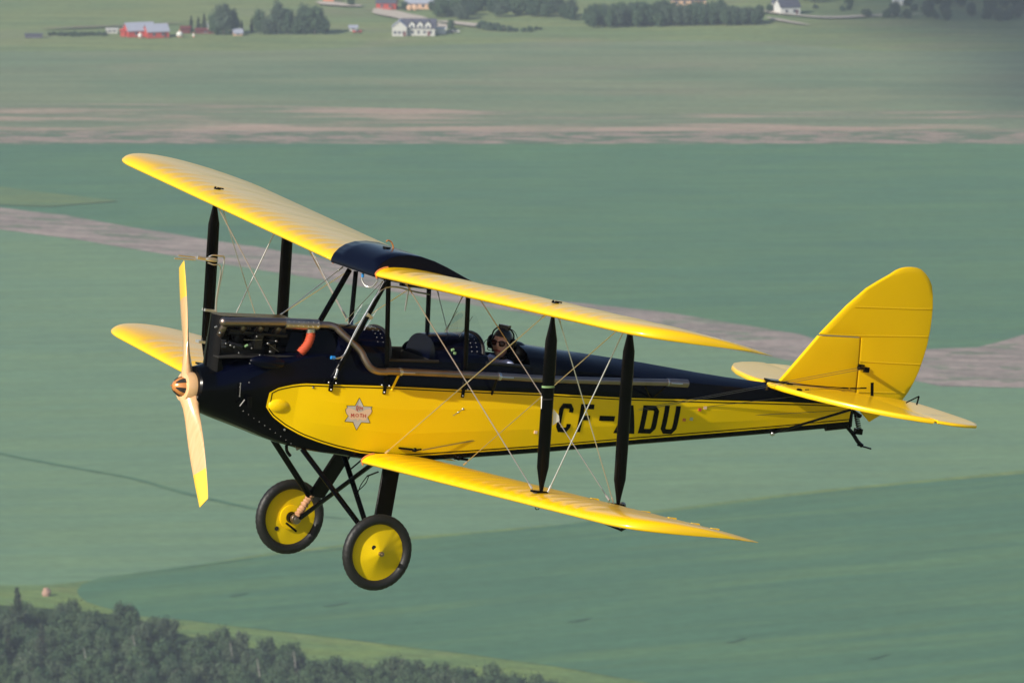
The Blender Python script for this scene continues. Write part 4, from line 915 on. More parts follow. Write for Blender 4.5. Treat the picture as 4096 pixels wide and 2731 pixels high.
for j in range(NVh+1):
    ph = -math.pi/2+math.pi*j/NVh
    for i in range(NUh):
        x, y, z = headpt(2*math.pi*i/NUh, ph); hvs.append(hl(x, y, z))
hfs = [(j*NUh+i, j*NUh+(i+1) % NUh, (j+1)*NUh+(i+1) % NUh, (j+1)*NUh+i) for j in range(NVh) for i in range(NUh)]
body.add(hvs, hfs)
for s_ in (-1, 1): body.add(*sphere(tuple(hl(s_*.076, -.005, .0)), (.012, .016, .03), 10, 8))
bo = body.build('body', [M['skin'], M['lips']], pilot)
rm = bo.modifiers.new('one_skin', 'REMESH'); rm.mode = 'VOXEL'; rm.voxel_size = .0055; rm.use_smooth_shade = True
bpy.context.view_layer.update(); dg = bpy.context.evaluated_depsgraph_get(); m2 = bpy.data.meshes.new_from_object(bo.evaluated_get(dg)); bo.modifiers.clear(); bo.data = m2; bo.data.name = 'body'
bm = bmesh.new(); bm.from_mesh(m2); seen = set(); comps = []
for v in bm.verts:
    if v.index in seen: continue
    st_k = [v]; seen.add(v.index); cp = []
    while st_k:
        q = st_k.pop(); cp.append(q)
        for e in q.link_edges:
            o2 = e.other_vert(q)
            if o2.index not in seen: seen.add(o2.index); st_k.append(o2)
    comps.append(cp)
comps.sort(key=len); bmesh.ops.delete(bm, geom=[v for cp in comps[:-1] for v in cp], context='VERTS'); bm.to_mesh(m2); bm.free()
m2.materials.clear(); m2.materials.append(M['skin']); m2.materials.append(M['lips'])
for p_ in m2.polygons:
    c = p_.center; rr_, ff_, uu_ = c.dot(rdir), c.dot(fdir), c.z
    if abs(rr_) < .026 and -.064 < uu_ < -.044 and ff_ > .05: p_.material_index = 1
m2.polygons.foreach_set('use_smooth', [True]*len(m2.polygons))
V_, F_ = skin_mesh(shirt_ch, 'shirt_skin'); MB().add(V_, F_).build('shirt', M['shirt'], pilot, angle=80)
# dark collar and waistcoat edge
MB().add(*tube([X_*.02-Zv*.16, X_*.015-Zv*.14, -Zv*.12], [.066, .062, .060], 16)).build('scarf', M['leather'], pilot)
# helmet: shell over the crown, ear flaps, brow edge, strap box on top
hm = MB(); vs = []; n1, n2 = 40, 14
for j in range(n2+1):
    for i in range(n1):
        th = 2*math.pi*i/n1; fr_ = max(0, math.cos(th)); lowest = -.62+1.12*smooth((fr_-.25)/.5)*1.0
        ph = lowest+(math.pi/2-lowest)*j/n2
        x, y, z = math.cos(ph)*math.sin(th)*.087, math.cos(ph)*math.cos(th)*.106, math.sin(ph)*.134
        if z < 0: x *= 1-.2*(-z/.134)
        vs.append(hl(x, y-.004, z))
hm.add(vs, [(j*n1+i, j*n1+(i+1) % n1, (j+1)*n1+(i+1) % n1, (j+1)*n1+i) for j in range(n2) for i in range(n1)])
ho = hm.build('helmet', M['leather'], pilot, recalc=False); so = ho.modifiers.new('t', 'SOLIDIFY'); so.thickness = .004
def obox(c, r_, f_, u_):
    vs = [tuple(Vector(c)+hl(a*r_, b_*f_, c_*u_)) for a in (-1, 1) for b_ in (-1, 1) for c_ in (-1, 1)]
    return vs, [(0, 1, 3, 2), (4, 6, 7, 5), (0, 4, 5, 1), (2, 3, 7, 6), (0, 2, 6, 4), (1, 5, 7, 3)]
MB().add(*obox(hl(0, .0, .142), .044, .032, .020)).build('headband_pad', M['strut'], pilot)
hs = MB()
for s_ in (-1, 1):
    c = hl(s_*.098, -.002, .002); vs, fs = revolve([(-.025, .036), (-.01, .044), (.012, .044), (.025, .034), (.030, .015)], c, rdir*s_, 18); hs.add([(v[0], v[1], c.z+(v[2]-c.z)*1.35) for v in vs], fs)
    hs.add(*tube(bez([hl(s_*.10, 0, .05), hl(s_*.088, 0, .10), hl(s_*.045, 0, .138), hl(0, 0, .148)], 5), .007, 8))
lf = -1 if rdir.x > 0 else 1
mic_side = 1 if rdir.dot(CR) < 0 else -1                              # the boom is on the side seen at the left
hs.add(*tube(bez([hl(mic_side*.112, .0, -.03), hl(mic_side*.10, .05, -.06), hl(mic_side*.06, .10, -.062), hl(mic_side*.025, .115, -.058)], 6), .004, 6)).add(*sphere(tuple(hl(mic_side*.022, .118, -.058)), (.014, .014, .010), 8, 6))
hs.add(*tube(bez([hl(-mic_side*.04, 0, .142), hl(-mic_side*.09, -.01, .12), hl(-mic_side*.125, -.01, .07), hl(-mic_side*.11, -.01, .03)], 6), .003, 6))
hs.add(*tube(bez([hl(mic_side*.125, 0, .02), hl(mic_side*.15, .01, -.01), hl(mic_side*.145, .01, -.06), hl(mic_side*.11, .0, -.16)], 6), .003, 6))
hs.build('headset', M['strut'], pilot)
gl = MB(); fr = MB()
for s_ in (-1, 1):
    pts = []
    for k in range(16):
        a = 2*math.pi*k/16; rr_ = s_*.033+.029*math.cos(a); uu_ = .012+.021*math.sin(a)-(.003 if math.sin(a) < 0 else 0)
        pts.append(hl(rr_, .098-.28*max(0, abs(rr_)-.02)-.0, uu_))
    gl.add([hl(s_*.033, .100, .012)]+pts, [(0, 1+k, 1+(k+1) % 16) for k in range(16)])
    gl.add([p_-fdir*.003 for p_ in pts], [tuple(range(16))])
    fr.add(*tube(pts+[pts[0]], .0028, 6)); fr.add(*tube([hl(s_*.062, .086, .022), hl(s_*.082, .0, .02)], .003, 6))
fr.add(*tube([hl(-.008, .102, .02), hl(.008, .102, .02)], .003, 6))
so_ = gl.build('sunglasses', M['lens'], pilot, recalc=False); fr.build('glasses_frame', M['strut'], so_)

# ================================================================ THE LAND
def G(u, v, z=0.0):
    """ground point seen at full-size photo pixel (u, v)"""
    d = Vector((1, 0, 0))*((u-CX)/FPX) + Vector((0, math.cos(PITCH), -math.sin(PITCH))) + Vector((0, math.sin(PITCH), math.cos(PITCH)))*((CY-v)/FPX)
    t = (z-H_CAM)/d.z; return Vector((0, 0, H_CAM))+d*t
K = 4096/2352
def GD(a, b_, z=0.0): return G(a*K, b_*K, z)
def ground_mat(name, c1, c2, c3, streak=.06, stretch=5.0, rot=0.0, patch=.012, pamt=.7, fine=.18, fsc=.35, lo=.36, hi=.64, plo=.50, phi=.72, ps=1.6, rough=.95):
    """c1/c2 in long streaks, c3 in patches, fine-grained tone over both; all in metres on the ground"""
    m = bpy.data.materials.new(name); m.use_nodes = True; n = m.node_tree; b = n.nodes['Principled BSDF']; b.inputs['Roughness'].default_value = rough; b.inputs['Specular IOR Level'].default_value = .1
    geo = n.nodes.new('ShaderNodeNewGeometry')
    def nz(sc, det, st, rt, ds=0):
        mp = n.nodes.new('ShaderNodeMapping'); mp.vector_type = 'TEXTURE'; mp.inputs['Scale'].default_value = (st, 1, 1); mp.inputs['Rotation'].default_value = (0, 0, rt); n.links.new(geo.outputs['Position'], mp.inputs[0])
        q = n.nodes.new('ShaderNodeTexNoise'); q.inputs['Scale'].default_value = sc; q.inputs['Detail'].default_value = det; q.inputs['Roughness'].default_value = .62; q.inputs['Distortion'].default_value = ds; n.links.new(mp.outputs[0], q.inputs['Vector']); return q
    def rng(src, lo_, hi_):
        r_ = n.nodes.new('ShaderNodeMapRange'); r_.inputs[1].default_value = lo_; r_.inputs[2].default_value = hi_; r_.interpolation_type = 'SMOOTHSTEP'; n.links.new(src.outputs[0], r_.inputs[0]); return r_
    a, c, d, e = nz(streak, 4, stretch, rot), nz(patch, 6, ps, rot, .5), nz(fsc, 6, 1.5, rot), nz(streak*3.1, 5, stretch*1.6, rot)
    m1 = n.nodes.new('ShaderNodeMix'); m1.data_type = 'RGBA'; m1.inputs[6].default_value = (*c1, 1); m1.inputs[7].default_value = (*c2, 1); n.links.new(rng(a, lo, hi).outputs[0], m1.inputs[0])
    m2_ = n.nodes.new('ShaderNodeMix'); m2_.data_type = 'RGBA'; m2_.inputs[7].default_value = (*c3, 1); n.links.new(m1.outputs[2], m2_.inputs[6])
    k = n.nodes.new('ShaderNodeMath'); k.operation = 'MULTIPLY'; k.inputs[1].default_value = pamt; n.links.new(rng(c, plo, phi).outputs[0], k.inputs[0]); n.links.new(k.outputs[0], m2_.inputs[0])
    out = m2_.outputs[2]
    for src, am in ((d, fine), (e, fine)):
        m3 = n.nodes.new('ShaderNodeMix'); m3.data_type = 'RGBA'; m3.blend_type = 'MULTIPLY'; m3.inputs[0].default_value = 1; n.links.new(out, m3.inputs[6])
        r3 = n.nodes.new('ShaderNodeMapRange'); r3.inputs[1].default_value = .3; r3.inputs[2].default_value = .7; r3.inputs[3].default_value = 1-am; r3.inputs[4].default_value = 1+am; n.links.new(src.outputs[0], r3.inputs[0]); n.links.new(r3.outputs[0], m3.inputs[7]); out = m3.outputs[2]
    n.links.new(out, b.inputs['Base Color']); return m
GM = {}
GM['far'] = ground_mat('rough_pasture', (.185, .222, .092), (.145, .200, .090), (.210, .200, .125), .030, 3, patch=.012, fine=.16)
GM['mid'] = ground_mat('grey_green_pasture', (.178, .212, .120), (.132, .188, .108), (.205, .205, .128), .022, 4, patch=.012, fine=.13)
GM['crop'] = ground_mat('green_crop', (.070, .160, .088), (.084, .174, .084), (.060, .140, .088), .045, 4, rot=.05, patch=.014, fine=.12)
GM['crop_light'] = ground_mat('pale_green_crop', (.126, .218, .124), (.140, .228, .118), (.108, .194, .120), .05, 5, rot=.12, patch=.010, fine=.11)
GM['crop_dark'] = ground_mat('dark_green_crop', (.066, .152, .084), (.088, .174, .082), (.056, .136, .080), .06, 8, rot=.42, patch=.012, fine=.12, lo=.42, hi=.66)
GM['dirt'] = ground_mat('dry_earth', (.300, .240, .212), (.225, .190, .165), (.125, .160, .100), .13, 7, rot=-.28, patch=.10, pamt=.75, plo=.52, phi=.60, ps=2.2, fine=.26, fsc=.45, lo=.44, hi=.56)
GM['streak'] = ground_mat('streaked_earth', (.150, .188, .112), (.350, .262, .200), (.20, .195, .13), .040, 6.0, patch=.02, pamt=.6, fine=.15, lo=.46, hi=.60)
GM['tuft'] = ground_mat('tufted_earth', (.300, .228, .190), (.250, .205, .160), (.085, .140, .080), .15, 5, patch=.16, pamt=.9, plo=.46, phi=.55, ps=3.2, fine=.22, fsc=.8)
GM['verge'] = ground_mat('grass_verge', (.145, .208, .060), (.112, .182, .066), (.175, .212, .078), .09, 3, rot=-.4, patch=.05, fine=.2, fsc=.6)
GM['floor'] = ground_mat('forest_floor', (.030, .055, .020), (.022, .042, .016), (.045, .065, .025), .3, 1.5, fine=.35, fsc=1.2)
def sheet(name, poly, z, m_, cut=None):
    """field polygon as a subdivided sheet slightly above the ground"""
    P = [Vector(p) for p in poly]; out = []
    for i in range(len(P)):
        a, b_ = P[i], P[(i+1) % len(P)]; L = (b_-a).length; n_ = max(1, min(320, int(L/9)))
        for k in range(n_):
            q = a.lerp(b_, k/n_); j = noise.noise(Vector((q.x*.05, q.y*.05, z)))*1.6
            out.append((q.x+j*.3, q.y+j, z))
    me = bpy.data.meshes.new(name); me.from_pydata(out, [], [tuple(range(len(out)))]); me.materials.append(m_)
    bm = bmesh.new(); bm.from_mesh(me); bmesh.ops.triangulate(bm, faces=bm.faces, ngon_method='EAR_CLIP'); bmesh.ops.recalc_face_normals(bm, faces=bm.faces)
    for f in bm.faces:
        if f.normal.z < 0: f.normal_flip()
    bm.to_mesh(me); bm.free(); o = bpy.data.objects.new(name, me); COL.objects.link(o); o['kind'] = 'structure'; return o
gm = bpy.data.meshes.new('ground'); gm.from_pydata([(-30000, -5000, 0), (30000, -5000, 0), (30000, 45000, 0), (-30000, 45000, 0)], [], [(0, 1, 2, 3)]); gm.materials.append(GM['far'])
gr = bpy.data.objects.new('ground', gm); COL.objects.link(gr); gr['kind'] = 'structure'
W0, W1 = -9000, 11500
sheet('pasture', [GD(W0, 128), GD(600, 118), GD(1200, 98), GD(1700, 95), GD(2000, 118), GD(W1, 150), GD(W1, 340), GD(W0, 340)], .10, GM['mid'])
sheet('stubble_field', [GD(W0, 246), GD(300, 240), GD(700, 246), GD(1000, 252), GD(1300, 262), GD(1600, 262), GD(2000, 256), GD(W1, 262), GD(W1, 312), GD(W0, 312)], .20, GM['streak'])
sheet('earth_track', [GD(W0, 306), GD(W1, 300), GD(W1, 334), GD(W0, 334)], .30, GM['tuft'])
sheet('green_field', [GD(W0, 333), GD(W1, 333), GD(W1, 900), GD(W0, 900)], .40, GM['crop'])
sheet('pale_green_field', [GD(W0, 520), GD(0, 528), GD(330, 565), GD(720, 640), GD(1200, 720), GD(1500, 770), GD(1665, 800), GD(1810, 828), GD(2113, 878), GD(2350, 890), GD(W1, 900), GD(W1, 4200), GD(W0, 4200)], .50, GM['crop_light'])
sheet('dirt_road', [GD(W0, 455), GD(0, 480), GD(150, 497), GD(330, 530), GD(500, 557), GD(720, 592), GD(1000, 650), GD(1170, 684), GD(1491, 716), GD(1665, 744), GD(1838, 770), GD(1900, 790), GD(2000, 804), GD(2127, 806), GD(2245, 802), GD(2300, 788), GD(2352, 772), GD(W1, 640), GD(W1, 900), GD(2352, 893), GD(2160, 891), GD(2113, 880), GD(1810, 830), GD(1665, 803), GD(1500, 772), GD(1193, 722), GD(1000, 690), GD(720, 643), GD(400, 592), GD(200, 556), GD(0, 530), GD(W0, 500)], .60, GM['dirt'])
sheet('grass_patch', [GD(W0, 425), GD(0, 432), GD(150, 452), GD(272, 466), GD(120, 478), GD(0, 474), GD(W0, 450)], .70, ground_mat('dry_grass', (.130, .185, .070), (.105, .172, .078), (.16, .17, .10), .09, 4, fine=.15))
sheet('grass_verge', [GD(W0, 1352), GD(0, 1350), GD(110, 1348), GD(230, 1335), GD(450, 1300), GD(640, 1272), GD(900, 1240), GD(1300, 1208), GD(1500, 1176), GD(1900, 1128), GD(2352, 1084), GD(W1, 1040), GD(W1, 1058), GD(2352, 1092), GD(1900, 1140), GD(1900, 1700), GD(W0, 1700)], .62, GM['verge'])
sheet('dark_green_field', [GD(182, 1372), GD(178, 1360), GD(190, 1345), GD(230, 1332), GD(330, 1318), GD(450, 1306), GD(640, 1282), GD(900, 1254), GD(1200, 1222), GD(1500, 1186), GD(1900, 1136), GD(2352, 1092), GD(W1, 1050), GD(W1, 3200), GD(1900, 1660), GD(1500, 1574), GD(1250, 1530), GD(1000, 1498), GD(850, 1480), GD(700, 1462), GD(560, 1446), GD(420, 1430), GD(330, 1420), GD(240, 1400), GD(200, 1386)], .72, GM['crop_dark'])
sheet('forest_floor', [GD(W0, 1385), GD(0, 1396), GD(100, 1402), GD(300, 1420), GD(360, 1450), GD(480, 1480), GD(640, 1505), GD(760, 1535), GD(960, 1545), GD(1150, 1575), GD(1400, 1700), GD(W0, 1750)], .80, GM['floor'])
# faint tramlines and worn bare spots in the crop
def strip(name, pts, wd, z, m_):
    P = [Vector(p) for p in pts]; P = bez(P, 5); a = []; b_ = []
    for i, p in enumerate(P):
        d = (P[min(i+1, len(P)-1)]-P[max(i-1, 0)]); d.z = 0; d.normalize(); nn = Vector((-d.y, d.x, 0)); ww = wd*(.6+.8*abs(noise.noise(p*.03)))*min(1, .25+min(i, len(P)-1-i)*.25)
        a.append((p.x+nn.x*ww, p.y+nn.y*ww, z)); b_.append((p.x-nn.x*ww, p.y-nn.y*ww, z))
    vs = a+b_[::-1]; return sheet_raw(name, a, b_, m_)
def sheet_raw(name, a, b_, m_):
    n_ = len(a); me = bpy.data.meshes.new(name); me.from_pydata(a+b_, [], [(i, i+1, n_+i+1, n_+i) for i in range(n_-1)]); me.materials.append(m_)
    bm = bmesh.new(); bm.from_mesh(me)
    bm.normal_update()
    for f in bm.faces:
        if f.normal.z < 0: f.normal_flip()
    bm.to_mesh(me); bm.free(); o = bpy.data.objects.new(name, me); COL.objects.link(o); o['kind'] = 'structure'; return o
strip('wheel_track', [GD(-60, 1030), GD(0, 1046), GD(150, 1075), GD(300, 1102), GD(400, 1130), GD(480, 1150), GD(620, 1178), GD(800, 1196)], 1.5, .74, GM['crop_dark'])
strip('furrow_edge', [GD(240, 1336), GD(450, 1304), GD(800, 1262), GD(1200, 1222), GD(1500, 1186), GD(1900, 1137), GD(2352, 1093)], 1.6, .76, GM['crop_dark'])
GM['bare'] = ground_mat('bare_soil', (.20, .165, .115), (.15, .16, .10), (.12, .16, .08), .3, 2)
GM['deep'] = ground_mat('lush_patch', (.045, .105, .060), (.055, .12, .062), (.05, .11, .06), .3, 2)
for (a, b_, L, k) in ((770, 1394, 32, 1), (1330, 1430, 30, 0), (1690, 1476, 24, 0), (545, 1372, 26, 0), (2020, 1512, 26, 1)):
    sheet('bare_patch' if k else 'lush_patch', [GD(a-L, b_+5), GD(a-L*.4, b_+1), GD(a+L*.7, b_-5), GD(a+L, b_-5), GD(a+L*.4, b_+1), GD(a-L*.3, b_+5)], .86+.001*(a % 17), GM['bare'] if k and L > 33 else GM['deep'])
# tracks by the farms
GM['gravel'] = ground_mat('pale_gravel', (.50, .43, .37), (.42, .38, .32), (.46, .40, .34), .3, 2, fine=.12)
strip('gravel_drive', [GD(862, 24), GD(900, 36), GD(940, 44), GD(985, 60), GD(1040, 66)], 8, .90, GM['gravel'])
strip('gravel_drive', [GD(1000, 52), GD(1060, 58), GD(1110, 64), GD(1180, 72)], 4, .92, GM['gravel'])
strip('gravel_drive', [GD(1745, 28), GD(1800, 36), GD(1900, 44), GD(2000, 40), GD(2120, 36)], 3, .90, GM['gravel'])
strip('gravel_drive', [GD(1760, 44), GD(1810, 54), GD(1860, 62)], 2.5, .94, GM['gravel'])
strip('gravel_drive', [GD(730, 8), GD(775, 14), GD(830, 18)], 7, .90, GM['gravel'])
strip('farm_track', [GD(95, 70), GD(200, 66), GD(300, 62), GD(430, 56)], 4, .90, GM['bare'])

# ---------------------------------------------------------------- trees
def leaf_mat(name, c1, c2):
    m = bpy.data.materials.new(name); m.use_nodes = True; n = m.node_tree; b = n.nodes['Principled BSDF']; b.inputs['Roughness'].default_value = .7; b.inputs['Specular IOR Level'].default_value = .25
    geo = n.nodes.new('ShaderNodeNewGeometry'); q = n.nodes.new('ShaderNodeTexNoise'); q.inputs['Scale'].default_value = .45; n.links.new(geo.outputs['Position'], q.inputs['Vector'])
    oi = n.nodes.new('ShaderNodeObjectInfo'); ad = n.nodes.new('ShaderNodeMath'); ad.operation = 'ADD'; sb_ = n.nodes.new('ShaderNodeMath'); sb_.operation = 'MULTIPLY'; sb_.inputs[1].default_value = .8
    n.links.new(oi.outputs['Random'], sb_.inputs[0]); n.links.new(q.outputs[0], ad.inputs[0]); n.links.new(sb_.outputs[0], ad.inputs[1])
    mr = n.nodes.new('ShaderNodeMapRange'); mr.inputs[1].default_value = .35; mr.inputs[2].default_value = 1.35; n.links.new(ad.outputs[0], mr.inputs[0])
    mx = n.nodes.new('ShaderNodeMix'); mx.data_type = 'RGBA'; mx.inputs[6].default_value = (*c1, 1); mx.inputs[7].default_value = (*c2, 1); n.links.new(mr.outputs[0], mx.inputs[0])
    h = n.nodes.new('ShaderNodeMath'); h.operation = 'MULTIPLY'; h.inputs[1].default_value = 37.7; n.links.new(oi.outputs['Random'], h.inputs[0]); h2 = n.nodes.new('ShaderNodeMath'); h2.operation = 'FRACT'; n.links.new(h.outputs[0], h2.inputs[0])
    h3 = n.nodes.new('ShaderNodeMapRange'); h3.inputs[1].default_value = .55; h3.inputs[2].default_value = 1; h3.inputs[4].default_value = .65; n.links.new(h2.outputs[0], h3.inputs[0])
    m2_ = n.nodes.new('ShaderNodeMix'); m2_.data_type = 'RGBA'; m2_.inputs[7].default_value = (c2[0]*1.15, c2[1]*.92, c2[2]*1.35, 1); n.links.new(h3.outputs[0], m2_.inputs[0]); n.links.new(mx.outputs[2], m2_.inputs[6]); n.links.new(m2_.outputs[2], b.inputs['Base Color'])
    return m
M['leaf'] = leaf_mat('aspen_leaves', (.022, .054, .025), (.060, .102, .043))
M['leaf_far'] = leaf_mat('poplar_leaves', (.030, .062, .036), (.055, .096, .048))
M['needle'] = leaf_mat('spruce_needles', (.020, .036, .018), (.032, .050, .024))
M['bark'] = mat('pale_bark', (.34, .31, .27), .8, var=.3, vscale=2)
M['bark_dark'] = mat('grey_bark', (.12, .10, .08), .85, var=.3, vscale=2)
def crown_mesh(name, h, r_, n_clump, n_leaf, size, seed, kind='round', m_='leaf'):
    rnd = random.Random(seed); vs = []; fs = []
    for c in range(n_clump):
        if kind == 'cone':
            t = (c+.5)/n_clump; rr = r_*(1-t)**.8; a = rnd.uniform(0, 6.28); cc = Vector((math.cos(a)*rr*rnd.uniform(.2, .85), math.sin(a)*rr*rnd.uniform(.2, .85), h*(.08+.90*t))); cs = r_*(.42*(1-t)+.10)
        else:
            while True:
                p = Vector((rnd.uniform(-1, 1), rnd.uniform(-1, 1), rnd.uniform(-1, 1)))
                if .35 < p.length < 1: break
            cc = Vector((p.x*r_*.8, p.y*r_*.8, h*.52+p.z*h*.40)); cs = r_*rnd.uniform(.26, .44)
        for k in range(n_leaf):
            p = Vector((rnd.gauss(0, 1), rnd.gauss(0, 1), rnd.gauss(0, .8))); p = p.normalized()*cs*(rnd.uniform(.45, 1.1) if rnd.random() < .6 else abs(rnd.gauss(1.0, .45))); p.z *= 1.25; q = cc+p
            nrm = (p.normalized()+Vector((rnd.uniform(-.7, .7), rnd.uniform(-.7, .7), rnd.uniform(-.3, .9)))).normalized(); a, b_ = frame(nrm, (rnd.uniform(-1, 1), rnd.uniform(-1, 1), rnd.uniform(-1, 1))); s = size*rnd.uniform(.6, 1.3); n0 = len(vs)
            vs += [tuple(q+a*s), tuple(q+b_*s*.7), tuple(q-a*s), tuple(q-b_*s*.7)]; fs.append((n0, n0+1, n0+2, n0+3))
    me = bpy.data.meshes.new(name); me.from_pydata(vs, [], fs); me.materials.append(M[m_]); return me
def trunk_mesh(name, h, r_, seed, m_='bark', lean=0):
    rnd = random.Random(seed); mb = MB(); top = Vector((rnd.uniform(-.4, .4), rnd.uniform(-.4, .4), h*.82))
    mb.add(*tube([(0, 0, -.3), (top.x*.2, top.y*.2, h*.3), (top.x*.5, top.y*.5, h*.6), top], [r_, r_*.8, r_*.5, r_*.15], 7))
    for k in range(5):
        z = h*(.3+.1*k); a = rnd.uniform(0, 6.28); L = h*.22; mb.add(*tube([(top.x*.3, top.y*.3, z), (math.cos(a)*L*.6, math.sin(a)*L*.6, z+L*.5), (math.cos(a)*L, math.sin(a)*L, z+L*.9)], [r_*.4, r_*.25, r_*.08], 5))
    me = bpy.data.meshes.new(name); me.from_pydata(mb.v, [], mb.f); me.materials.append(M[m_]); return me
KINDS = {}
for k in range(6): KINDS['aspen%d' % k] = (crown_mesh('crown', 8+k*.4, 2.9+.3*(k % 3), 34, 85, .30, 100+k), trunk_mesh('trunk', 8+k*.4, .15, 200+k))
for k in range(3): KINDS['shrub%d' % k] = (crown_mesh('crown', 5.0, 2.8, 22, 90, .28, 300+k), trunk_mesh('trunk', 4, .12, 320+k, 'bark_dark'))
for k in range(2): KINDS['spruce%d' % k] = (crown_mesh('crown', 13, 2.5, 46, 60, .30, 400+k, 'cone', 'needle'), trunk_mesh('trunk', 13, .2, 420+k, 'bark_dark'))
for k in range(3): KINDS['poplar%d' % k] = (crown_mesh('crown', 14, 5.4, 44, 90, .50, 500+k, 'round', 'leaf_far'), trunk_mesh('trunk', 14, .35, 520+k, 'bark_dark'))
for k in range(2): KINDS['bush%d' % k] = (crown_mesh('crown', 3.2, 2.2, 12, 60, .40, 600+k, 'round', 'leaf_far'), trunk_mesh('trunk', 3, .12, 620+k, 'bark_dark'))
bt = MB().add(*tube([(0, 0, -.3), (.1, 0, 4), (.25, .1, 8), (.35, .1, 11)], [.26, .24, .19, .10], 8)).add(*tube([(.2, .1, 7), (.7, .3, 8.2)], [.08, .03], 5)); bme = bpy.data.meshes.new('trunk'); bme.from_pydata(bt.v, [], bt.f); bme.materials.append(M['bark']); KINDS['bare'] = (None, bme)
def tree(name, kind, p, sc_, label, group, cat='tree', rz=None, z=.8):
    cm_, tm_ = KINDS[kind]; r0 = empty(name); r0.location = (p[0], p[1], z); r0.rotation_euler = (0, 0, random.uniform(0, 6.28) if rz is None else rz); r0.scale = sc_ if isinstance(sc_, (tuple, list)) else (sc_,)*3
    if tm_: t_ = bpy.data.objects.new('trunk', tm_); COL.objects.link(t_); t_.parent = r0
    if cm_: c_ = bpy.data.objects.new('crown', cm_); COL.objects.link(c_); c_.parent = r0
    tag(r0, label, cat, group); return r0
# wood in the near left corner: upper edge of its footprint in display px
edge_x = [-80, 0, 60, 180, 300, 350, 480, 640, 760, 960, 1150, 1320]; edge_y = [1420, 1432, 1445, 1440, 1448, 1470, 1500, 1532, 1560, 1575, 1598, 1625]
placed = []; rnd = random.Random(11); tries = 0
G1 = 'leafy trees packed in the wood at the bottom left corner'
while len(placed) < 290 and tries < 60000:
    tries += 1; a = rnd.uniform(-45, 1300); top_ = lerp(a, edge_x, edge_y); b_ = rnd.uniform(top_, 1668)
    if b_ > 1668: continue
    p = GD(a, b_)
    if any((p-q).length < 3.7 for q in placed): continue
    placed.append(p)
placed.sort(key=lambda q: -q.y)
for p in placed:
    du = CX/K + p.x/math.hypot(p.y, H_CAM)*FPX/K; zx = 'at the left end of the wood' if du < 240 else ('in mid wood' if du < 700 else 'in the right tail of the wood'); row_ = lerp(du, edge_x, edge_y); dv = (math.atan2(H_CAM, p.y)-PITCH)*FPX/K + CY/K
    zy = 'on the far grassy edge' if dv < row_+32 else ('deep among others' if dv < row_+110 else 'low at the bottom border')
    u_ = rnd.random(); sc_ = rnd.uniform(.72, 1.0)
    if u_ < .72: tree('aspen_tree', 'aspen%d' % rnd.randrange(6), p, (sc_*rnd.uniform(.9, 1.15), sc_*rnd.uniform(.9, 1.15), sc_), 'leafy tree %s, %s' % (zx, zy), G1)
    else: tree('willow_shrub', 'shrub%d' % rnd.randrange(3), p, rnd.uniform(.9, 1.3), 'low green shrub %s, %s' % (zx, zy), 'low shrubs in the wood at the bottom left', 'shrub')
for a, b_, s_, lb in ((40, 1478, 1.15, 'tall dark spruce standing above the wood near its left end'), (96, 1545, 1.0, 'second dark spruce lower down among the leafy trees of the wood'), (18, 1540, .9, 'dark spruce at the left border of the frame in the wood')): tree('spruce_tree', 'spruce%d' % (a % 2), GD(a, b_), s_, lb, 'dark spruces in the wood')
for a, b_, rzx, lb in ((192, 1512, .25, 'bare white leaning trunk in the left part of the wood'), (528, 1500, .2, 'bare white dead trunk in the middle of the wood edge'), (304, 1482, .3, 'bare grey trunk by the dense dark crown of the wood'), (674, 1520, .15, 'short bare white trunk at the right side of the wood'), (1040, 1590, .2, 'bare pale trunk near the right tail of the wood'), (590, 1538, .2, 'small bare stub of trunk low in the wood')):
    t_ = tree('dead_trunk', 'bare', GD(a+rzx*60, b_+58), (.55, .55, .84), lb, 'bare white trunks in the wood', 'dead tree', rz=0); t_.rotation_euler = (0, -rzx*.8, 0)
# ---- the far farm (v measured on the photograph at full size)
def V6(a, b_): return G(680+a/3.36, b_/3.36)
GT = 'big bushy trees of the farm row at the top left'
for a, b_, s_, k, lb in ((720, 475, (.78, .78, 1.02), 0, 'tallest bushy tree beside the small shed right of the spruces'), (620, 470, (.65, .65, .80), 1, 'bushy tree nearest the spruce row at the farm'), (850, 465, (.55, .55, .78), 2, 'narrow bushy tree at the right side of the first clump'),
    (1200, 460, (.50, .50, .80), 0, 'slim bushy tree at the left end of the long tree row'), (1300, 465, (.60, .60, .60), 1, 'lower bushy tree second in the long tree row'), (1450, 460, (.75, .75, 1.02), 2, 'tall rounded tree in the middle of the long tree row'), (1580, 462, (.60, .60, .82), 0, 'bushy tree right of the tall one in the row'),
    (1700, 465, (.50, .50, .45), 1, 'small dark tree filling the gap in the tree row'), (1800, 460, (.80, .80, .92), 2, 'broad tree in the right half of the row'), (1950, 460, (.85, .85, .90), 0, 'broad tree second from the right end of the row'), (2070, 465, (.52, .52, .58), 1, 'low tree closing the right end of the row')):
    tree('poplar_tree', 'poplar%d' % k, V6(a, b_), tuple(1.02*q for q in s_), lb, GT, z=.1)
for a, b_, s_, lb in ((285, 440, .58, 'leftmost pointed spruce behind the red shed'), (380, 440, .55, 'middle pointed spruce of the farm row'), (462, 440, .66, 'tallest pointed spruce of the farm row'), (555, 450, .48, 'pointed spruce touching the big bushy tree'), (965, 440, .42, 'small spruce behind the grey roofed shed'), (1100, 440, .50, 'lone light spruce in the gap between tree clumps')):
    tree('spruce_tree', 'spruce%d' % (a % 2), V6(a, b_), s_, lb, 'pointed spruces at the farm', z=.1)
GF = 'trees of the dense grove at the top centre'
grove = []; rnd = random.Random(5)
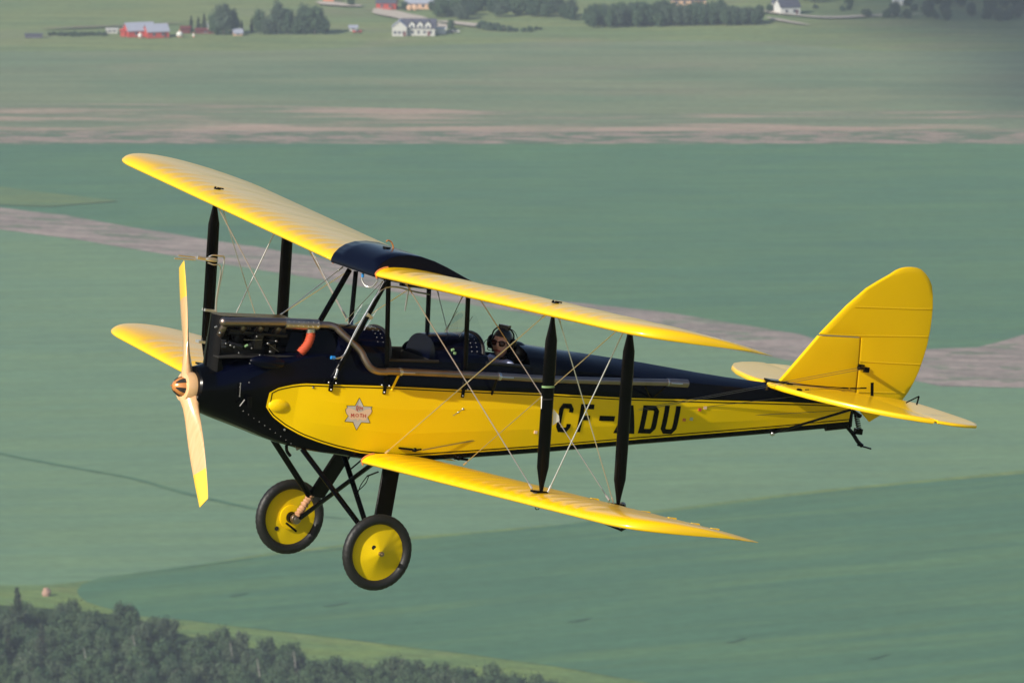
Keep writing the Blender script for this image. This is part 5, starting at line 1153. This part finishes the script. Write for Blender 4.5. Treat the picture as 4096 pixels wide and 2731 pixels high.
gx = [1010, 1060, 1100, 1180, 1240, 1290, 1320]; gy = [52, 46, 42, 39, 39, 45, 50]; tries = 0
while len(grove) < 70 and tries < 20000:
    tries += 1; a = rnd.uniform(1010, 1320); bb = lerp(a, gx, gy); b_ = rnd.uniform(-34, bb) if a < 1240 else rnd.uniform(bb-12-max(0, (1290-a))*.5, bb)
    if a < 1075 and b_ < 24 and rnd.random() < .6: continue
    p = GD(a, b_)
    if any((p-q).length < 5.2 for q in grove): continue
    grove.append(p)
for i, p in enumerate(grove): tree('grove_tree', 'poplar%d' % rnd.randrange(3), p, (rnd.uniform(.5, .72), rnd.uniform(.5, .72), rnd.uniform(.45, .62)), 'dark green round tree of the top centre grove, %s' % ('left part' if p.x < GD(1110, 30).x else 'middle' if p.x < GD(1220, 30).x else 'thin right end'), GF, z=.1)
GH = 'trees of the long dense shelter belt at the top'
hb = []; rnd = random.Random(6); tries = 0
while len(hb) < 90 and tries < 20000:
    tries += 1; a = rnd.uniform(1352, 1742); b_ = rnd.uniform(lerp(a, [1345, 1500, 1745], [50, 46, 44]), lerp(a, [1345, 1500, 1745], [66, 62, 59]))
    if a > 1665: b_ = max(b_, lerp(a, [1665, 1700, 1745], [48, 50, 52]))
    p = GD(a, b_)
    if any((p-q).length < 3.6 for q in hb): continue
    hb.append(p)
for p in hb: q = rnd.uniform(.40, .56); tree('shelter_tree', 'poplar%d' % rnd.randrange(3), p, (q, q, rnd.uniform(.56, .68) if p.x < GD(1660, 50).x else rnd.uniform(.46, .56)), 'dark bushy tree in the long shelter belt at the top, %s' % ('left end' if p.x < GD(1450, 50).x else 'middle' if p.x < GD(1650, 50).x else 'lower right end'), GH, z=.1)
rnd = random.Random(8)
for i in range(34):
    a = rnd.uniform(1098, 1245); b_ = lerp(a, [1098, 1160, 1245], [66, 72, 73])+rnd.uniform(-4, 2); q = rnd.uniform(.5, .95) if a < 1150 else rnd.uniform(.35, .6)
    tree('hedge_bush', 'bush%d' % rnd.randrange(2), GD(a, b_), q, 'small round bush in the low hedge below the dense grove', 'bushes of the low hedge at the top centre', 'bush', z=.1)
for i in range(60):
    a = rnd.uniform(1760, 2400); b_ = rnd.uniform(-30, 14) if rnd.random() < .7 else rnd.uniform(16, 54)
    if 1760 < a < 1860 and b_ > 2: continue
    tree('hillside_tree', ('poplar%d' % rnd.randrange(3)) if b_ < 12 else 'bush%d' % rnd.randrange(2), GD(a, b_), rnd.uniform(.5, .75) if b_ < 12 else rnd.uniform(.5, 1.2), 'dark tree scattered on the shaded slope at the top right', 'scattered trees at the top right', z=.1)
for i in range(22):
    a = rnd.uniform(2050, 2420); b_ = rnd.uniform(12, 50)
    tree('hillside_tree', 'poplar%d' % rnd.randrange(3), GD(a, b_), rnd.uniform(.4, .6), 'dark tree scattered on the shaded slope at the top right', 'scattered trees at the top right', z=.1)
for i in range(26):
    a = rnd.uniform(118, 250) if i % 2 else rnd.uniform(235, 262); a = 115+i*5.2; tree('hedge_bush', 'bush%d' % (i % 2), GD(a+rnd.uniform(-2, 2), 83+rnd.uniform(-3, 2)), rnd.uniform(.35, .55), 'tiny dark bush in the hedge left of the red barns', 'bushes of the hedge left of the red barns', 'bush', z=.1)
for i, (a, b_) in enumerate(((806, 16), (930, 24), (990, 26), (1004, 38), (1070, 46), (1040, 20), (900, 8), (1768, 30), (1745, 34), (1035, 68))):
    tree('garden_tree', 'poplar%d' % (i % 3), GD(a, b_), .32 if i != 4 else .4, 'small dark garden tree beside the houses at the top', 'garden trees by the far houses', z=.1)

# ---------------------------------------------------------------- far buildings
for nm, c in (('barn_red', (.42, .05, .035)), ('orange_wall', (.55, .20, .10)), ('cream_wall', (.46, .46, .44)), ('grey_roof', (.30, .32, .40)), ('dark_roof', (.07, .07, .10)), ('maroon', (.12, .02, .02)), ('peach_wall', (.60, .38, .26)), ('white_wall', (.62, .62, .60)), ('pane', (.05, .06, .09))): M[nm] = mat(nm, c, .6, var=.08, vscale=.5)
def house(name, p, w_, d_, hw_, hr, wall, roof, label, cat='house', rz=0, ridge='x', dormers=0, windows=3, door=True, group=None, over=.4):
    r0 = empty(name); r0.location = (p[0], p[1], .1); r0.rotation_euler = (0, 0, rz); tag(r0, label, cat, group)
    hx, hy = w_/2, d_/2; b = MB().add(*box(-hx, hx, -hy, hy, 0, hw_))
    if ridge == 'x':
        for sx_ in (-1, 1): b.add([(sx_*hx, -hy, hw_), (sx_*hx, hy, hw_), (sx_*hx, 0, hw_+hr)], [(0, 1, 2)])
    else:
        for sy_ in (-1, 1): b.add([(-hx, sy_*hy, hw_), (hx, sy_*hy, hw_), (0, sy_*hy, hw_+hr)], [(0, 1, 2)])
    b.build('wall', M[wall], r0, smooth=False); rf = MB(); t = .25
    if ridge == 'x':
        for sy_ in (-1, 1):
            e = hr*over/hy
            q = [(-hx-over, sy_*(hy+over), hw_-e), (hx+over, sy_*(hy+over), hw_-e), (hx+over, 0, hw_+hr), (-hx-over, 0, hw_+hr)]; rf.add(q+[(x, y, z+t) for x, y, z in q], [(0, 1, 2, 3), (4, 7, 6, 5), (0, 4, 5, 1), (1, 5, 6, 2), (2, 6, 7, 3), (3, 7, 4, 0)])
    else:
        for sx_ in (-1, 1):
            e = hr*over/hx
            q = [(sx_*(hx+over), -hy-over, hw_-e), (sx_*(hx+over), hy+over, hw_-e), (0, hy+over, hw_+hr), (0, -hy-over, hw_+hr)]; rf.add(q+[(x, y, z+t) for x, y, z in q], [(0, 1, 2, 3), (4, 7, 6, 5), (0, 4, 5, 1), (1, 5, 6, 2), (2, 6, 7, 3), (3, 7, 4, 0)])
    ro = rf.build('roof', M[roof], r0, smooth=False)
    for k in range(dormers):
        x = -hx+w_*(k+1.0)/(dormers+1)+.6; dm = MB(); zd = hw_-.2; y0 = -hy-.15; wd = w_/(dormers+1)*.36
        dm.add([(x-wd, y0, zd), (x+wd, y0, zd), (x+wd, y0, zd+1.6), (x, y0, zd+1.6+wd*1.1), (x-wd, y0, zd+1.6), (x-wd, y0+3, zd), (x+wd, y0+3, zd), (x+wd, y0+3, zd+1.6), (x, y0+3.4, zd+1.6+wd*1.1), (x-wd, y0+3, zd+1.6)], [(0, 1, 2, 3, 4), (0, 5, 6, 1), (1, 6, 7, 2), (4, 9, 5, 0), (5, 9, 8, 7, 6)])
        dm.build('gable', M['white_wall'], r0, smooth=False)
        g_ = MB()
        for sg in (-1, 1): g_.add([(x, y0-.3, zd+1.75+wd*1.1), (x+sg*(wd+.35), y0-.3, zd+1.45), (x+sg*(wd+.35), y0+3, zd+1.45), (x, y0+3.6, zd+1.75+wd*1.1)], [(0, 1, 2, 3)])
        g_.build('gable_roof', M[roof], r0, smooth=False); MB().add(*box(x-.5, x+.5, y0-.06, y0, zd+.3, zd+1.5)).build('window', M['pane'], r0, smooth=False)
    for k in range(windows):
        x = -hx+w_*(k+.7)/(windows+.4); wn = MB().add(*box(x-.6, x+.6, -hy-.08, -hy+.02, min(1.0, hw_*.35), min(2.3, hw_*.8))).build('window', M['pane'], r0, smooth=False)
        MB().add(*box(x-.75, x+.75, -hy-.05, -hy+.01, min(1.0, hw_*.35)-.12, min(1.0, hw_*.35)-.02)).build('sill', M['white_wall'], wn, smooth=False)
    if door: MB().add(*box(hx*.55, hx*.55+1.1, -hy-.09, -hy+.02, .05, min(2.1, hw_*.85))).build('door', M['maroon'], r0, smooth=False)
    return r0
def V5(a, b_): return G(80+a/3.36, 60+b_/3.36)
def V3(a, b_): return G(1250+a/3.36, b_/3.36)
def V1(a, b_): return G(2600+a/2.94, b_/2.94)
house('barn', V5(1600, 285), 12.5, 9, 2.9, 3.0, 'barn_red', 'grey_roof', 'red barn with pale metal roof, left of the two joined barns', 'barn', rz=.32, windows=2)
house('barn', V5(1830, 300), 9.8, 8, 2.9, 2.8, 'barn_red', 'grey_roof', 'red barn with pale metal roof, right of the two joined barns', 'barn', rz=.30, windows=2)
house('lean_to_shed', V5(1385, 292), 2.2, 3, 2.6, .5, 'barn_red', 'barn_red', 'small bright red lean-to at the left end of the barns', 'shed', windows=0, door=False)
house('shed', V5(1240, 250), 5.0, 2.6, 1.7, .4, 'cream_wall', 'cream_wall', 'small white trailer shed left of the red barns', 'shed', windows=2, door=False)
house('shed', V6(210, 450), 4.2, 3, 2.2, .8, 'maroon', 'maroon', 'dark red shed behind the white tank by the spruces', 'shed', windows=0, door=False)
house('shed', V6(480, 455), 9, 3, 1.6, .6, 'maroon', 'maroon', 'long low dark red shed under the spruces', 'shed', windows=1, door=False)
house('shed', V6(910, 480), 3.8, 3.2, 1.3, 1.4, 'peach_wall', 'grey_roof', 'small shed with blue grey roof between the tree clumps', 'shed', windows=1, door=False, rz=.2)
house('shed', V5(185, 312), 7.6, 2.2, 1.6, .2, 'dark_roof', 'dark_roof', 'low dark slatted pen at the far left of the farm', 'pen', windows=0, door=False)
for (p, r_, lb) in ((V6(130, 505), (1.5, 1.2, 1.3), 'white rounded tank with red pipe by the spruces'), (V5(1615, 315), (1.0, 1, 1.1), 'white round tank in front of the joined red barns'), (V6(318, 505), (.6, .6, .8), 'small white tank right of the red pipe'), (V3(1990, 128), (.9, .9, .95), 'pale round tank at the edge of the dense grove')):
    t_ = empty('storage_tank'); t_.location = (p.x, p.y, .1); tag(t_, lb, 'tank', 'white tanks about the farm'); MB().add(*sphere((0, 0, r_[2]), r_, 16, 10)).build('tank_body', M['white_wall'], t_); MB().add(*box(-r_[0]*.7, r_[0]*.7, -.5, .5, 0, .4)).add(*tube([(0, 0, r_[2]*1.8), (0, 0, r_[2]*2.6)], .25, 8)).build('tank_stand', M['orange_wall'], t_)
hs_ = house('gabled_house', V3(1440, 470), 14.5, 10, 3.6, 3.4, 'cream_wall', 'dark_roof', 'large pale house with dark roof and three white gables', 'house', dormers=3, windows=5, rz=-.08)
house('house_wing', V3(1180, 478), 6.5, 9, 4.2, 2.6, 'cream_wall', 'grey_roof', 'pale left wing of the gabled house with grey roof', 'house', windows=3, rz=-.08, ridge='y')
house('garage', V3(1735, 460), 4.0, 3.5, 2.3, .5, 'white_wall', 'white_wall', 'small bright white garage right of the gabled house', 'garage', windows=0, door=False)
house('shed', V3(550, 420), 3.6, 3, 1.6, .8, 'cream_wall', 'grey_roof', 'tiny grey shed alone in the grass left of the gabled house', 'shed', windows=1, door=False)
for a, b_, lb in ((1850, 452, 'white parked car nearest the white garage'), (1915, 452, 'white parked car second from the white garage'), (600, 452, 'small red car beside the tiny grey shed')):
    p = V3(a, b_); c0 = empty('parked_car'); c0.location = (p.x, p.y, .1); tag(c0, lb, 'car', 'parked cars by the gabled house'); mm = 'barn_red' if a == 600 else 'white_wall'
    MB().add(*tube([(-2.1, 0, .75), (-1.9, 0, .78), (1.9, 0, .78), (2.1, 0, .72)], [.35, .45, .45, .32], 10, ref=(0, 1, 0), flat=1)).build('body', M[mm], c0); MB().add(*sphere((0, 0, 1.1), (1.25, .72, .5), 12, 8)).build('cabin', M['pane'], c0)
    for x in (-1.3, 1.3):
        for y in (-.6, .6): MB().add(*revolve([(-.1, .33), (.1, .33)], (x, y, .33), (0, 1, 0), 12)).build('wheel', M['rubber'], c0)
house('workshop', V3(1000, 120), 9, 8, 3.0, 2.2, 'barn_red', 'dark_roof', 'dark roofed shed at the head of the pale drive', 'shed', windows=2, rz=-.1)
house('long_house', V3(1540, 115), 20, 9, 2.8, 2.6, 'peach_wall', 'grey_roof', 'long low house with pale roof above the gabled house', 'house', windows=6, rz=-.05)
house('shed', V3(215, 30), 5, 4, 2.6, 1, 'orange_wall', 'dark_roof', 'orange and dark shed cut by the top border left of the drive', 'shed', windows=0, door=False)
for a in (1300, 1375):
    p = V3(a, 145); b0 = empty('round_bale'); b0.location = (p.x, p.y, .1); tag(b0, 'round straw bale before the long house, %s of the pair' % ('left' if a == 1300 else 'right'), 'bale', 'straw bales before the long house'); MB().add(*revolve([(-.7, 1.1), (-.6, 1.25), (.6, 1.25), (.7, 1.1)], (0, 0, 1.25), (0, 1, 0), 18)).build('straw_roll', M['peach_wall'], b0); MB().add(*revolve([(-.1, 1.27), (.1, 1.27)], (0, 0, 1.25), (0, 1, 0), 18)).build('net_wrap', M['cream_wall'], b0)
house('white_house', V1(1610, 165), 9.5, 9, 3.6, 3.2, 'white_wall', 'dark_roof', 'white farmhouse with dark roof and grey gable at the top right', 'house', windows=2, rz=.35)
house('house_annex', V1(1490, 150), 3.2, 5, 4.6, 1.8, 'white_wall', 'dark_roof', 'tall narrow white annex left of the white farmhouse', 'house', windows=0, door=False, ridge='y', rz=.35)
house('orange_house', V1(450, 66), 16, 8, 2.9, 2.4, 'peach_wall', 'dark_roof', 'peach coloured house peeping over the long shelter belt', 'house', windows=4)
house('greenhouse', G(3300+870/2.955, 62/2.955), 5, 4, 2, 1, 'white_wall', 'white_wall', 'small bright white building in the dark top right corner', 'shed', windows=0, door=False, rz=-.3)
p = V6(510, 460); po = empty('utility_pole'); po.location = (p.x, p.y, .1); tag(po, 'white utility pole between the spruces and the big tree', 'pole'); MB().add(*tube([(0, 0, 0), (0, 0, 5.5)], [.16, .12], 8)).build('pole', M['white_wall'], po); MB().add(*box(-.9, .9, -.08, .08, 4.6, 4.8)).add(*box(-.3, .3, -.25, .25, 3.2, 4.0)).build('cross_arm', M['grey_roof'], po)
# boulder in the grass by the wood
rb = MB(); vs, fs = sphere((0, 0, .9), (1.25, 1.0, 1.5), 16, 12); vs = [Vector(v) for v in vs]; vs = [tuple(v*(1+.22*noise.noise(v*1.1))) for v in vs]; rb.add(vs, fs)
bl = rb.build('boulder', mat('pink_granite', (.34, .21, .16), .85, bump=.5, bscale=3, var=.2), None, angle=30); q = GD(107, 1373); bl.location = (q.x, q.y, .5); tag(bl, 'pinkish boulder lying on the grass verge above the wood', 'boulder')

# ---------------------------------------------------------------- added unseen puffs behind the camera, invented to shade the far right corner
cl = MB(); rc = random.Random(4); ctr = G(4150, -60); tt = 3400/(-SUN_DIR.z); base = ctr - SUN_DIR*tt
poly_c = []
for vv, st_ in ((400, 90), (330, 90), (265, 80), (200, 80), (140, 70), (80, 70), (20, 64), (-40, 60), (-100, 60), (-170, 60), (-250, 60), (-340, 60)):
    u0 = lerp(vv, [-400, -60, 60, 200, 330, 420], [3660, 3740, 3830, 3950, 4080, 4200])
    for k in range(9):
        uu = u0+90+k*(150 if vv > 200 else 190)+rc.uniform(-30, 30); r_ = 12+k*4+(200-vv)*.03 if vv > 100 else 24+k*5+(100-vv)*.05
        poly_c.append((G(uu, vv), max(10, r_)*1.9+6))
for p_, r_ in poly_c:
    q_ = p_ - SUN_DIR*tt
    cl.add(*sphere((q_.x, q_.y, q_.z+rc.uniform(-10, 30)), (r_*1.0, r_*1.2, r_*.45), 16, 10))
    for k in range(2): cl.add(*sphere((q_.x+rc.uniform(-.6, .6)*r_, q_.y+rc.uniform(-.7, .7)*r_, q_.z+rc.uniform(0, .5)*r_), (r_*.45, r_*.5, r_*.35), 12, 8))
co = cl.build('shade_blocker', mat('blocker_white', (.85, .86, .88), 1.0, spec=0), None); co['kind'] = 'structure'
# ---------------------------------------------------------------- air
hz = MB().add(*box(-900, 900, -40, 5200, -1.0, H_CAM+12)).build('haze', None or mat('unused', (1, 1, 1)), None, smooth=False)
hm_ = bpy.data.materials.new('haze'); hm_.use_nodes = True; n = hm_.node_tree; n.nodes.clear(); o_ = n.nodes.new('ShaderNodeOutputMaterial'); pv = n.nodes.new('ShaderNodeVolumePrincipled')
pv.inputs['Color'].default_value = (.74, .86, 1.0, 1); pv.inputs['Density'].default_value = .000075; pv.inputs['Anisotropy'].default_value = .1; n.links.new(pv.outputs[0], o_.inputs['Volume'])
hz.data.materials.clear(); hz.data.materials.append(hm_); hz['kind'] = 'stuff'
